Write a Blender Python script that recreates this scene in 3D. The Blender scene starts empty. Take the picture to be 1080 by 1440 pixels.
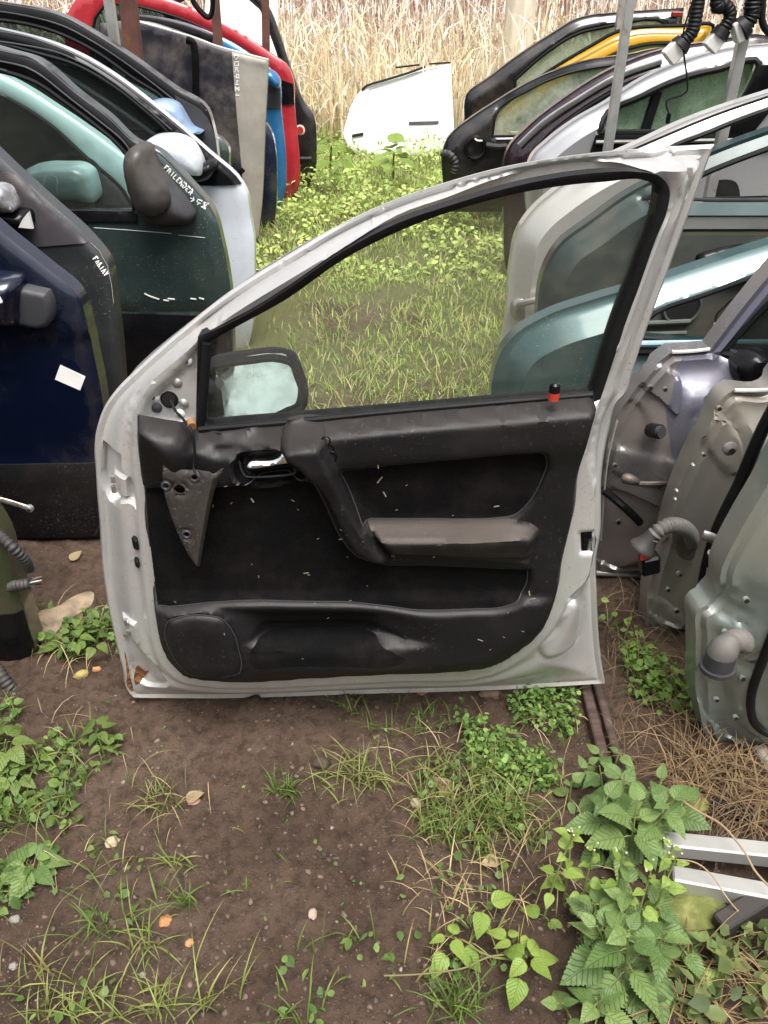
import bpy, math, random
import numpy as np
from math import sin, cos, tan, pi, radians, sqrt
from mathutils import Matrix, Vector
from mathutils.geometry import delaunay_2d_cdt

random.seed(7); RNG = np.random.default_rng(7)
scn = bpy.context.scene
COL = scn.collection

# ------------------------------------------------------------------ camera, sky, sun, exposure
FPX, PITCH, CH = 1130.0, radians(33.0), 1.23        # focal length in 1080x1440 px, tilt, eye height
cam = bpy.data.cameras.new('camera')
cam.sensor_fit = 'VERTICAL'; cam.sensor_height = 36.0; cam.lens = 36.0 * FPX / 1440.0
cam.clip_start = 0.02; cam.clip_end = 500
camo = bpy.data.objects.new('camera', cam); COL.objects.link(camo)
camo.location = (0, 0, CH); camo.rotation_euler = (pi / 2 - PITCH, 0, 0)
scn.camera = camo

SUN_EL, SUN_AZ = radians(70), radians(160)          # azimuth clockwise from +Y
world = bpy.data.worlds.new('World'); scn.world = world; world.use_nodes = True
nt = world.node_tree; nt.nodes.clear()
wo = nt.nodes.new('ShaderNodeOutputWorld'); bg = nt.nodes.new('ShaderNodeBackground')
sky = nt.nodes.new('ShaderNodeTexSky'); sky.sky_type = 'NISHITA'; sky.sun_disc = False
sky.sun_elevation = SUN_EL; sky.sun_rotation = SUN_AZ
sky.air_density = 1.0; sky.dust_density = 6.0; sky.ozone_density = 1.0
hs = nt.nodes.new('ShaderNodeHueSaturation'); hs.inputs['Saturation'].default_value = 0.22
nt.links.new(sky.outputs[0], hs.inputs['Color']); nt.links.new(hs.outputs[0], bg.inputs['Color'])
bg.inputs['Strength'].default_value = 0.088
nt.links.new(bg.outputs[0], wo.inputs['Surface'])
sl = bpy.data.lights.new('sun', 'SUN'); sl.energy = 1.5; sl.angle = radians(35); sl.color = (1.0, 0.96, 0.9)
so = bpy.data.objects.new('sun', sl); COL.objects.link(so)
sd_ = Vector((sin(SUN_AZ) * cos(SUN_EL), cos(SUN_AZ) * cos(SUN_EL), sin(SUN_EL)))
so.rotation_euler = sd_.to_track_quat('Z', 'Y').to_euler(); so.location = sd_ * 20
scn.view_settings.view_transform = 'Standard'; scn.view_settings.look = 'None'
scn.view_settings.exposure = 1.45; scn.view_settings.gamma = 1.0
scn.view_settings.use_curve_mapping = False
scn.cycles.max_bounces = 10; scn.cycles.transparent_max_bounces = 24
scn.cycles.use_denoising = True

# ------------------------------------------------------------------ small maths
cP, sP = cos(PITCH), sin(PITCH)
def ray(px, py):
    x = (px - 540) / FPX; y = (720 - py) / FPX
    return np.array([x, cP + y * sP, -sP + y * cP])
def gp(px, py, z=0.0):
    r = ray(px, py); t = (CH - z) / -r[2]
    return np.array([r[0] * t, r[1] * t, z])
def ss(x, a, b):
    t = np.clip((np.asarray(x, float) - a) / (b - a), 0, 1); return t * t * (3 - 2 * t)

_T = np.random.default_rng(3).random((256, 256))
def vnoise(x, y):
    x = np.asarray(x, float); y = np.asarray(y, float)
    xi = np.floor(x).astype(int); yi = np.floor(y).astype(int); fx = x - xi; fy = y - yi
    fx = fx * fx * (3 - 2 * fx); fy = fy * fy * (3 - 2 * fy)
    a = _T[xi & 255, yi & 255]; b = _T[(xi + 1) & 255, yi & 255]
    c = _T[xi & 255, (yi + 1) & 255]; d = _T[(xi + 1) & 255, (yi + 1) & 255]
    return (a * (1 - fx) + b * fx) * (1 - fy) + (c * (1 - fx) + d * fx) * fy
def fbm(x, y, o=4, g=0.5):
    s = 0; a = 1; n = 0
    for i in range(o):
        s = s + a * vnoise(x * 2 ** i + 17.3 * i, y * 2 ** i + 5.1 * i); n += a; a *= g
    return s / n

def sm(pts, n=5, closed=True):
    """Catmull-Rom through points; a third truthy element marks a sharp corner."""
    P = [np.array(p[:2], float) for p in pts]; C = [len(p) > 2 and bool(p[2]) for p in pts]
    N = len(P); out = []
    for i in range(N if closed else N - 1):
        p1 = P[i]; p2 = P[(i + 1) % N]
        p0 = p1 if C[i] or (not closed and i == 0) else P[i - 1]
        p3 = p2 if C[(i + 1) % N] or (not closed and i == N - 2) else P[(i + 2) % N]
        L = np.linalg.norm(p2 - p1)
        def tg(a, b, c):          # limited tangents, no overshoot
            la = np.linalg.norm(b - a); lc = np.linalg.norm(c - b)
            if la < 1e-9: return (c - b)
            if lc < 1e-9: return (b - a)
            t = ((b - a) / la * lc + (c - b) / lc * la) / (la + lc); return t * L
        m1 = tg(p0, p1, p2); m2 = tg(p1, p2, p3)
        for k in range(n):
            t = k / n; t2 = t * t; t3 = t2 * t
            out.append((2*t3-3*t2+1)*p1 + (t3-2*t2+t)*m1 + (-2*t3+3*t2)*p2 + (t3-t2)*m2)
    if not closed: out.append(P[-1])
    return np.array(out)
def resample(poly, step, closed=True):
    Q = np.vstack([poly, poly[:1]]) if closed else poly
    out = []; keep = [Q[0]]
    for q in Q[1:-1]:
        if np.linalg.norm(q - keep[-1]) >= step * 0.25: keep.append(q)
    if closed and len(keep) > 3 and np.linalg.norm(keep[-1] - Q[-1]) < step * 0.25: keep.pop()
    Q = np.array(keep + [Q[-1]])
    for a, b in zip(Q[:-1], Q[1:]):
        L = np.linalg.norm(b - a)
        k = max(1, int(round(L / step)))
        for i in range(k): out.append(a + (b - a) * i / k)
    if not closed: out.append(Q[-1])
    return np.array(out)
def inside(poly, P):
    x, y = P[:, 0], P[:, 1]; r = np.zeros(len(P), bool)
    a = poly; b = np.roll(poly, -1, 0)
    for (ax, ay), (bx, by) in zip(a, b):
        if ay == by: continue
        c = ((ay > y) != (by > y)) & (x < (bx - ax) * (y - ay) / (by - ay) + ax)
        r ^= c
    return r
def pdist(poly, P, closed=True):
    A = poly if closed else poly[:-1]; B = np.roll(poly, -1, 0) if closed else poly[1:]
    d = np.full(len(P), 1e9)
    for a, b in zip(A, B):
        ab = b - a; L = ab @ ab
        if L < 1e-14: continue
        t = np.clip(((P - a) @ ab) / L, 0, 1)
        q = P - (a + t[:, None] * ab); d = np.minimum(d, (q * q).sum(1))
    return np.sqrt(d)
def sd(poly, P):
    return np.where(inside(poly, P), 1, -1) * pdist(poly, P)

class Pl:
    """A plane standing in the yard: u along it, v up, w towards the aisle viewer."""
    def __init__(s, d, x=0.0, yaw=0.0, lean=0.0, z=0.0):
        a = radians(yaw); l = radians(lean)
        s.u = np.array([cos(a), sin(a), 0]); n0 = np.array([sin(a), -cos(a), 0]); v0 = np.array([0, 0, 1.0])
        s.v = v0 * cos(l) - n0 * sin(l); s.n = n0 * cos(l) + v0 * sin(l)
        s.O = np.array([x, d, z]); s.u0 = 0.0; s.root = None
    def uv(s, px, py, w=0.0):
        r = ray(px, py); c = np.array([0, 0, CH]); o = s.O + s.n * w
        t = ((o - c) @ s.n) / (r @ s.n); q = c + r * t - o
        return np.array([q @ s.u, q @ s.v])
    def poly(s, pts, w=0.0, n=5, closed=True):
        Q = []
        for p in pts:
            q = s.uv(p[0], p[1], p[3] if len(p) > 3 else w); Q.append((q[0], q[1]) + ((1,) if len(p) > 2 and p[2] else ()))
        return sm(Q, n, closed)
    def loc(s, px, py, w=0.0):
        q = s.uv(px, py, w); return np.array([q[0] - s.u0, q[1], w])
    def path(s, pts, w=0.0, n=5):
        ws = [p[2] if len(p) > 2 else w for p in pts]
        L = [s.loc(p[0], p[1], ww) for p, ww in zip(pts, ws)]
        return sm3(L, n)
    def world(s, u, v, w): return s.O + s.u * u + s.v * v + s.n * w
    def matrix(s):
        M = Matrix.Identity(4); o = s.O + s.u * s.u0
        for i in range(3):
            M[i][0] = s.u[i]; M[i][1] = s.v[i]; M[i][2] = s.n[i]; M[i][3] = o[i]
        return M
def sm3(P, n=5):
    P = [np.array(p, float) for p in P]; out = []; N = len(P)
    if N == 2: return np.array([P[0] + (P[1] - P[0]) * k / n for k in range(n + 1)])
    for i in range(N - 1):
        p0 = P[max(i - 1, 0)]; p1 = P[i]; p2 = P[i + 1]; p3 = P[min(i + 2, N - 1)]
        for k in range(n):
            t = k / n; t2 = t * t; t3 = t2 * t
            out.append(0.5 * (2 * p1 + (p2 - p0) * t + (2*p0 - 5*p1 + 4*p2 - p3) * t2 + (3*p1 - p0 - 3*p2 + p3) * t3))
    out.append(P[-1]); return np.array(out)

# ------------------------------------------------------------------ mesh makers
def tag(o, label=None, cat=None, group=None, kind=None):
    if label: o['label'] = label
    if cat: o['category'] = cat
    if group: o['group'] = group
    if kind: o['kind'] = kind
    return o
def mesh_np(name, V, T, smooth=True, ang=35, col=None):
    me = bpy.data.meshes.new(name); V = np.asarray(V, np.float32); T = np.asarray(T, np.int32)
    me.vertices.add(len(V)); me.vertices.foreach_set('co', V.ravel())
    me.loops.add(T.size); me.loops.foreach_set('vertex_index', T.ravel())
    k = T.shape[1]
    me.polygons.add(len(T)); me.polygons.foreach_set('loop_start', np.arange(0, T.size, k, dtype=np.int32))
    me.polygons.foreach_set('loop_total', np.full(len(T), k, np.int32))
    if col is not None:
        at = me.color_attributes.new('Col', 'FLOAT_COLOR', 'POINT')
        c = np.ones((len(V), 4), np.float32); c[:, :3] = col; at.data.foreach_set('color', c.ravel())
    me.update(calc_edges=True); me.validate()
    me.polygons.foreach_set('use_smooth', np.full(len(me.polygons), smooth))
    if smooth and ang: me.set_sharp_from_angle(angle=radians(ang))
    return me
def mats_on(me, mats):
    for m in (mats if isinstance(mats, (list, tuple)) else [mats]): me.materials.append(m)
def put(name, V, T, mat, parent=None, smooth=True, ang=35, col=None, mi=None):
    V = np.array(V, float); c = np.zeros(3)
    if parent is None:
        c = np.array([(V[:, 0].min() + V[:, 0].max()) / 2, (V[:, 1].min() + V[:, 1].max()) / 2, V[:, 2].min()])
        V = V - c
    me = mesh_np(name, V, T, smooth, ang, col); mats_on(me, mat)
    if mi is not None and len(mi) == len(me.polygons): me.polygons.foreach_set('material_index', np.asarray(mi, np.int32))
    o = bpy.data.objects.new(name, me); COL.objects.link(o); o.location = c
    if parent is not None: o.parent = parent
    return o
def empty(name, M=None):
    o = bpy.data.objects.new(name, None); COL.objects.link(o); o.empty_display_size = 0.1
    if M is not None: o.matrix_world = M
    return o
def relief(name, pl, out, holes, hf, step, mat, parent, depth=0.01, matfun=None, extra=None, back=None, ang=35, bstep=None, cut=None):
    """Pressed panel: the outline (u,v) with holes, triangulated and raised by hf(u,v), with thickness."""
    out = resample(out, bstep or step); holes = [resample(h, bstep or step) for h in holes]
    lo = out.min(0); hi = out.max(0)
    xs = np.arange(lo[0], hi[0], step); ys = np.arange(lo[1], hi[1], step * 0.866)
    X, Y = np.meshgrid(xs, ys); X = X + (np.arange(len(ys)) % 2)[:, None] * step * 0.5
    G = np.stack([X.ravel(), Y.ravel()], 1)
    G = G + (RNG.random(G.shape) - 0.5) * step * 0.12
    G = G[inside(out, G)]
    if len(G): G = G[pdist(out, G) > step * 0.5]
    for h in holes:
        if len(G): G = G[~inside(h, G)]
        if len(G): G = G[pdist(h, G) > step * 0.5]
    if extra is not None:
        bs = bstep or step; cell = bs * 0.55; occ = {}; keep = []
        def near(q):
            i, j = int(math.floor(q[0] / cell)), int(math.floor(q[1] / cell))
            for a in (-1, 0, 1):
                for b in (-1, 0, 1):
                    for r_ in occ.get((i + a, j + b), ()):
                        if (r_[0] - q[0]) ** 2 + (r_[1] - q[1]) ** 2 < cell * cell: return True
            return False
        def seat(q): occ.setdefault((int(math.floor(q[0] / cell)), int(math.floor(q[1] / cell))), []).append((q[0], q[1]))
        for q in [b for h in [out] + holes for b in h]: seat(q)
        for e in extra:
            e = e[inside(out, e)]
            for h in holes: e = e[~inside(h, e)] if len(e) else e
            for q in e:
                if not near(q): seat(q); keep.append(q)
        if keep:
            K = np.array(keep); ck = step * 0.62; oc2 = {}
            for q in K: oc2.setdefault((int(q[0] // ck), int(q[1] // ck)), []).append(q)
            def far(q):
                i, j = int(q[0] // ck), int(q[1] // ck)
                for a in (-1, 0, 1):
                    for b in (-1, 0, 1):
                        for r_ in oc2.get((i + a, j + b), ()):
                            if (r_[0] - q[0]) ** 2 + (r_[1] - q[1]) ** 2 < ck * ck: return False
                return True
            G = np.array([q for q in G if far(q)] + keep).reshape(-1, 2)
    pts = [out] + holes; off = 0; E = []
    for p in pts:
        k = len(p); E += [(off + i, off + (i + 1) % k) for i in range(k)]; off += k
    cuts = []
    for q, closed in (cut or []):
        q = resample(q, bstep or step, closed); k = len(q)
        E += [(off + i, off + (i + 1) % k) for i in range(k if closed else k - 1)]; off += k; cuts.append(q)
    A = np.vstack(pts + cuts + [G])
    r = delaunay_2d_cdt([Vector((float(a), float(b))) for a, b in A], E, [], 0, 1e-7)
    V2 = np.array([(v.x, v.y) for v in r[0]]); T = np.array([f for f in r[2] if len(f) == 3])
    c = V2[T].mean(1); k = inside(out, c)
    for h in holes: k &= ~inside(h, c)
    T = T[k]
    e1 = V2[T[:, 1]] - V2[T[:, 0]]; e2 = V2[T[:, 2]] - V2[T[:, 0]]
    cr = e1[:, 0] * e2[:, 1] - e1[:, 1] * e2[:, 0]
    T[cr < 0] = T[cr < 0][:, ::-1]; T = T[np.abs(cr) > 1e-12]
    W = np.asarray(hf(V2), float) * np.ones(len(V2))
    Vf = np.column_stack([V2[:, 0] - pl.u0, V2[:, 1], W]); n = len(Vf)
    Vb = Vf.copy(); Vb[:, 2] = (W - depth) if back is None else np.minimum(back, W - 0.001)
    ed = {}
    for t in T:
        for a, b in ((t[0], t[1]), (t[1], t[2]), (t[2], t[0])):
            if (b, a) in ed: del ed[(b, a)]
            else: ed[(a, b)] = 1
    R = []
    for a, b in ed: R += [(a, a + n, b + n), (a, b + n, b)]
    F_ = np.vstack([T, T[:, ::-1] + n] + ([np.array(R)] if R else []))
    mi = None
    if matfun is not None:
        m = np.asarray(matfun(c[k][np.abs(cr) > 1e-12]), int)
        mi = np.concatenate([m, m, np.zeros(len(R), int)])
    o = put(name, np.vstack([Vf, Vb]), F_, mat, parent, True, ang, None, mi)
    return o
def tube(name, path, r, mat, parent=None, n=10, cap=True, flat=1.0):
    P = np.asarray(path, float); N = len(P); r = np.full(N, r) if np.isscalar(r) else np.asarray(r)
    Tn = np.gradient(P, axis=0); Tn /= np.linalg.norm(Tn, axis=1)[:, None] + 1e-12
    a = np.array([0, 0, 1.0]) if abs(Tn[0][2]) < 0.9 else np.array([1.0, 0, 0])
    nrm = np.cross(Tn[0], a); nrm /= np.linalg.norm(nrm); V = []
    for i in range(N):
        nrm = nrm - Tn[i] * (nrm @ Tn[i]); nrm /= np.linalg.norm(nrm) + 1e-12
        b = np.cross(Tn[i], nrm)
        for k in range(n):
            t = 2 * pi * k / n; V.append(P[i] + (nrm * cos(t) + b * sin(t) * flat) * r[i])
    T = []
    for i in range(N - 1):
        for k in range(n):
            a0 = i * n + k; a1 = i * n + (k + 1) % n; T += [(a0, a1, a1 + n), (a0, a1 + n, a0 + n)]
    if cap:
        V.append(P[0]); V.append(P[-1]); c0 = N * n; c1 = c0 + 1
        for k in range(n):
            T.append((c0, (k + 1) % n, k)); T.append((c1, (N - 1) * n + k, (N - 1) * n + (k + 1) % n))
    return put(name, V, T, mat, parent)
def hose(name, path, r, mat, parent=None, pitch=0.009, amp=0.14):
    P = np.asarray(path, float); L = np.concatenate([[0], np.cumsum(np.linalg.norm(np.diff(P, axis=0), axis=1))])
    k = max(8, int(L[-1] / pitch * 5)); s = np.linspace(0, L[-1], k)
    Q = np.stack([np.interp(s, L, P[:, i]) for i in range(3)], 1)
    return tube(name, Q, r * (1 + amp * np.sin(s / pitch * 2 * pi)), mat, parent, 12)
def boxmesh(name, c, ex, ey, ez, mat, parent=None, bev=0.003):
    """Bevelled box from centre and three half-extent vectors."""
    c = np.array(c, float); E = [np.array(e, float) for e in (ex, ey, ez)]; L = [np.linalg.norm(e) for e in E]
    U = [e / l for e, l in zip(E, L)]; b = min(bev, 0.45 * min(L)); V = []; idx = {}
    for sx in (-1, 1):
        for sy in (-1, 1):
            for sz in (-1, 1):
                s = (sx, sy, sz)
                for ax in range(3):
                    p = c.copy()
                    for j in range(3): p += U[j] * s[j] * (L[j] if j == ax else L[j] - b)
                    idx[(s, ax)] = len(V); V.append(p)
    T = []
    def quad(q): T.append((q[0], q[1], q[2])); T.append((q[0], q[2], q[3]))
    for ax in range(3):
        o1, o2 = [(1, 2), (2, 0), (0, 1)][ax]
        for sg in (-1, 1):
            q = []
            for a, d in ((-1, -1), (1, -1), (1, 1), (-1, 1)):
                s = [0, 0, 0]; s[ax] = sg; s[o1] = a; s[o2] = d; q.append(idx[(tuple(s), ax)])
            quad(q if sg > 0 else q[::-1])
    for ax in range(3):
        o1, o2 = [(1, 2), (2, 0), (0, 1)][ax]
        for a in (-1, 1):
            for d in (-1, 1):
                q = []
                for sg, f in ((-1, o1), (1, o1), (1, o2), (-1, o2)):
                    s = [0, 0, 0]; s[ax] = sg; s[o1] = a; s[o2] = d; q.append(idx[(tuple(s), f)])
                quad(q)
    for sx in (-1, 1):
        for sy in (-1, 1):
            for sz in (-1, 1):
                s = (sx, sy, sz); T.append((idx[(s, 0)], idx[(s, 1)], idx[(s, 2)]))
    V = np.array(V); T = np.array(T)
    nn = np.cross(V[T[:, 1]] - V[T[:, 0]], V[T[:, 2]] - V[T[:, 0]]); ce = V[T].mean(1) - c
    fl = (nn * ce).sum(1) < 0; T[fl] = T[fl][:, ::-1]
    return put(name, V, T, mat, parent, True, 30)
def bar(name, a, b, w, h, mat, parent=None, bev=0.002, up=(0, 0, 1)):
    a = np.array(a, float); b = np.array(b, float); d = b - a; L = np.linalg.norm(d); d /= L
    s = np.cross(d, np.array(up, float)); s /= np.linalg.norm(s); t = np.cross(s, d)
    return boxmesh(name, (a + b) / 2, d * L / 2, s * w / 2, t * h / 2, mat, parent, bev)

# ------------------------------------------------------------------ materials
MATS = {}
def mk(key, col, rough=0.5, metal=0.0, coat=0.0, spec=0.5, nvar=0.12, nscale=8.0, dirt=0.0, dcol=(0.17, 0.125, 0.085),
       dscale=5.0, dthr=0.5, bump=0.0, bscale=80.0, speck=0.0, sscale=160.0, scol=(0.30, 0.26, 0.20), rust=0.0, attr=False,
       transl=0.0, stretch=None, grime=None, updust=0.0, ucol=(0.30, 0.24, 0.19), uthr=0.3):
    if key in MATS: return MATS[key]
    m = bpy.data.materials.new(key); m.use_nodes = True; MATS[key] = m
    t = m.node_tree; N = t.nodes; L = t.links; N.clear()
    out = N.new('ShaderNodeOutputMaterial'); b = N.new('ShaderNodeBsdfPrincipled')
    L.new(b.outputs[0], out.inputs['Surface'])
    tc = N.new('ShaderNodeTexCoord'); co = tc.outputs['Object']
    if stretch:
        mp = N.new('ShaderNodeMapping'); mp.inputs['Scale'].default_value = stretch
        L.new(co, mp.inputs['Vector']); co = mp.outputs[0]
    oi = N.new('ShaderNodeObjectInfo'); ad = N.new('ShaderNodeVectorMath'); ad.operation = 'MULTIPLY_ADD'
    cx = N.new('ShaderNodeCombineXYZ'); L.new(oi.outputs['Random'], cx.inputs[0]); L.new(oi.outputs['Random'], cx.inputs[2])
    ad.inputs[1].default_value = (37, 37, 37); L.new(cx.outputs[0], ad.inputs[0]); L.new(co, ad.inputs[2]); co = ad.outputs[0]
    def noise(sc, det=6, rg=0.55):
        n = N.new('ShaderNodeTexNoise'); n.inputs['Scale'].default_value = sc; n.inputs['Detail'].default_value = det
        n.inputs['Roughness'].default_value = rg; L.new(co, n.inputs['Vector']); return n.outputs['Fac']
    def mrange(s, a, c, d=0.0, e=1.0):
        n = N.new('ShaderNodeMapRange'); n.interpolation_type = 'SMOOTHSTEP'
        for i, v in enumerate((a, c, d, e)): n.inputs[i + 1].default_value = v
        L.new(s, n.inputs[0]); return n.outputs[0]
    def mix(f, a, c):
        n = N.new('ShaderNodeMix'); n.data_type = 'RGBA'
        if isinstance(f, float): n.inputs[0].default_value = f
        else: L.new(f, n.inputs[0])
        for s, v in ((n.inputs[6], a), (n.inputs[7], c)):
            if isinstance(v, tuple): s.default_value = (*v[:3], 1)
            else: L.new(v, s)
        return n.outputs[2]
    def fmix(f, a, c):
        n = N.new('ShaderNodeMix'); n.data_type = 'FLOAT'; L.new(f, n.inputs[0])
        for s, v in ((n.inputs[2], a), (n.inputs[3], c)):
            if isinstance(v, (int, float)): s.default_value = v
            else: L.new(v, s)
        return n.outputs[0]
    if attr:
        at = N.new('ShaderNodeAttribute'); at.attribute_name = 'Col'; c = at.outputs['Color']
        if nvar:
            g = N.new('ShaderNodeHueSaturation'); L.new(c, g.inputs['Color'])
            L.new(mrange(noise(nscale), 0.3, 0.7, 1 - nvar, 1 + nvar), g.inputs['Value']); c = g.outputs[0]
    else:
        lo = tuple(x * (1 - nvar) for x in col); hi = tuple(min(1, x * (1 + nvar)) for x in col)
        c = mix(mrange(noise(nscale), 0.3, 0.7), lo, hi)
    r = None; me = None
    if speck:
        f = mrange(noise(sscale, 3, 0.7), 0.62 - 0.1 * speck, 0.72); g = mrange(noise(7.0, 3), 0.35, 0.65)
        mu = N.new('ShaderNodeMath'); mu.operation = 'MULTIPLY'; L.new(f, mu.inputs[0]); L.new(g, mu.inputs[1])
        c = mix(mu.outputs[0], c, scol)
    fd = None
    if dirt:
        fd = mrange(noise(dscale, 9, 0.68), dthr - 0.12, dthr + 0.22, 0.0, dirt); c = mix(fd, c, dcol)
    if grime:      # (height below which it is splashed with soil, strength)
        sp_ = N.new('ShaderNodeSeparateXYZ'); L.new(tc.outputs['Object'], sp_.inputs[0])
        ma = N.new('ShaderNodeMath'); ma.operation = 'MULTIPLY_ADD'; L.new(noise(14, 8, 0.7), ma.inputs[0])
        ma.inputs[1].default_value = grime[0] * 1.6; L.new(sp_.outputs[1], ma.inputs[2])
        fg = mrange(ma.outputs[0], grime[0] * 0.6, grime[0] * 1.9, grime[1], 0.0); c = mix(fg, c, dcol)
        if fd is None: fd = fg
        else:
            mx = N.new('ShaderNodeMath'); mx.operation = 'MAXIMUM'; L.new(fd, mx.inputs[0]); L.new(fg, mx.inputs[1]); fd = mx.outputs[0]
    if updust:     # dust that has settled on faces turned upwards
        ge = N.new('ShaderNodeNewGeometry'); sz = N.new('ShaderNodeSeparateXYZ'); L.new(ge.outputs['Normal'], sz.inputs[0])
        m2_ = N.new('ShaderNodeMath'); m2_.operation = 'MULTIPLY_ADD'; L.new(noise(16, 8, 0.7), m2_.inputs[0]); m2_.inputs[1].default_value = 1.1; L.new(sz.outputs[2], m2_.inputs[2])
        fu = mrange(m2_.outputs[0], uthr + 0.42, uthr + 0.9, 0.0, updust); c = mix(fu, c, ucol)
    if rust:
        fr = mrange(noise(11, 8, 0.7), 0.60 - 0.12 * rust, 0.70, 0, 0.95); c = mix(fr, c, mix(noise(40), (0.10, 0.035, 0.012), (0.30, 0.13, 0.05)))
        if fd is None: fd = fr
    L.new(c, b.inputs['Base Color'])
    if fd is not None:
        L.new(fmix(fd, rough, 0.85), b.inputs['Roughness']); L.new(fmix(fd, metal, 0.0), b.inputs['Metallic'])
        if coat: L.new(fmix(fd, coat, 0.0), b.inputs['Coat Weight'])
    else:
        L.new(mrange(noise(nscale * 2), 0.3, 0.7, rough * 0.85, min(1, rough * 1.15)), b.inputs['Roughness'])
        b.inputs['Metallic'].default_value = metal; b.inputs['Coat Weight'].default_value = coat
    b.inputs['Coat Roughness'].default_value = 0.08; b.inputs['Specular IOR Level'].default_value = spec
    if bump:
        bn = N.new('ShaderNodeBump'); bn.inputs['Strength'].default_value = bump; bn.inputs['Distance'].default_value = 0.004
        L.new(noise(bscale, 5, 0.6), bn.inputs['Height']); L.new(bn.outputs[0], b.inputs['Normal'])
    if transl:
        tr = N.new('ShaderNodeBsdfTranslucent'); L.new(c, tr.inputs[0]); ms = N.new('ShaderNodeMixShader')
        ms.inputs[0].default_value = transl; L.new(b.outputs[0], ms.inputs[1]); L.new(tr.outputs[0], ms.inputs[2])
        L.new(ms.outputs[0], out.inputs['Surface'])
    return m
def glassmat(key, tint, haze=0.06, hcol=(0.35, 0.36, 0.32), refl=0.9):
    if key in MATS: return MATS[key]
    m = bpy.data.materials.new(key); m.use_nodes = True; MATS[key] = m
    t = m.node_tree; N = t.nodes; L = t.links; N.clear()
    out = N.new('ShaderNodeOutputMaterial'); tr = N.new('ShaderNodeBsdfTransparent'); tr.inputs[0].default_value = (*tint, 1)
    gl = N.new('ShaderNodeBsdfGlossy'); gl.inputs['Roughness'].default_value = 0.015; gl.inputs[0].default_value = (refl, refl, refl, 1)
    fr = N.new('ShaderNodeFresnel'); fr.inputs['IOR'].default_value = 1.5
    m1 = N.new('ShaderNodeMixShader'); L.new(fr.outputs[0], m1.inputs[0]); L.new(tr.outputs[0], m1.inputs[1]); L.new(gl.outputs[0], m1.inputs[2])
    df = N.new('ShaderNodeBsdfDiffuse'); df.inputs[0].default_value = (*hcol, 1)
    tc = N.new('ShaderNodeTexCoord'); no = N.new('ShaderNodeTexNoise'); no.inputs['Scale'].default_value = 9; no.inputs['Detail'].default_value = 9
    no.inputs['Roughness'].default_value = 0.72; L.new(tc.outputs['Object'], no.inputs['Vector'])
    mr = N.new('ShaderNodeMapRange'); L.new(no.outputs['Fac'], mr.inputs[0]); mr.inputs[1].default_value = 0.32; mr.inputs[2].default_value = 0.75
    mr.inputs[3].default_value = haze * 0.35; mr.inputs[4].default_value = haze * 1.8
    m2 = N.new('ShaderNodeMixShader'); L.new(mr.outputs[0], m2.inputs[0]); L.new(m1.outputs[0], m2.inputs[1]); L.new(df.outputs[0], m2.inputs[2])
    L.new(m2.outputs[0], out.inputs['Surface']); return m

def paint(key, col, metal=0.35, rough=0.32, dirt=0.35, **k):
    return mk(key, col, rough, metal, 0.7, 0.5, 0.06, 3.0, dirt, dscale=k.pop('dscale', 6.0), dthr=k.pop('dthr', 0.56), bump=0.02, bscale=300,
              speck=k.pop('speck', 0.12), grime=k.pop('grime', (0.16, 0.4)), **k)
RUBBER = mk('black rubber', (0.006, 0.006, 0.007), 0.5, spec=0.25, dirt=0.2, dcol=(0.08, 0.07, 0.06), dthr=0.62, nvar=0.3)
PLASTIC = mk('black plastic', (0.006, 0.006, 0.007), 0.22, spec=0.22, dirt=0.10, dcol=(0.05, 0.042, 0.035), dthr=0.64, nvar=0.3)
GREYPL = mk('grey plastic', (0.042, 0.042, 0.048), 0.45, spec=0.3, dirt=0.2, dcol=(0.09, 0.08, 0.07), dthr=0.57)
DARKVOID = mk('dark cavity', (0.006, 0.006, 0.006), 0.9)
CHROME = mk('chrome', (0.9, 0.9, 0.92), 0.14, 1.0, nvar=0.03)
STEEL = mk('dull steel', (0.42, 0.41, 0.39), 0.42, 0.85, dirt=0.4, dthr=0.55, rust=0.25)
GALV = mk('galvanised tube', (0.48, 0.48, 0.47), 0.4, 0.7, dirt=0.35, dthr=0.56, rust=0.15, nscale=20)
RUSTY = mk('rusty steel', (0.11, 0.045, 0.035), 0.8, 0.0, rust=0.5, nvar=0.3, bump=0.2, bscale=120)
HOSE = mk('corrugated rubber', (0.03, 0.029, 0.028), 0.6, dirt=0.45, dcol=(0.2, 0.17, 0.13), dthr=0.5)
HOSEG = mk('dusty grey rubber', (0.085, 0.082, 0.08), 0.55, dirt=0.6, dcol=(0.17, 0.15, 0.125), dthr=0.45)
WHITEMARK = mk('white marker paint', (0.8, 0.8, 0.78), 0.6, nvar=0.08)
WHITEPL = mk('white plastic', (0.72, 0.71, 0.68), 0.5, dirt=0.25)
PAPER = mk('paper label', (0.78, 0.77, 0.75), 0.8, dirt=0.15)
REDPL = mk('red plastic', (0.5, 0.03, 0.02), 0.45, dirt=0.2)
MIRROR = mk('mirror glass', (0.62, 0.74, 0.7), 0.03, 1.0, nvar=0.10, dirt=0.45, dthr=0.52, dscale=14, dcol=(0.20, 0.24, 0.22))  # some dirt; its stronger smears stand in for varied reflections
G_CLEAR = glassmat('window glass', (0.90, 0.95, 0.91), 0.05)
G_GREEN = glassmat('green glass with painted glow', (0.72, 0.86, 0.76), 0.34, (0.42, 0.58, 0.40))  # tinted pane whose green haze paints in the bright view behind it
G_DARK = glassmat('dusty dark glass', (0.30, 0.36, 0.36), 0.05)
G_MILKY = glassmat('fogged glass', (0.70, 0.80, 0.72), 0.5, (0.52, 0.58, 0.46))

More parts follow.
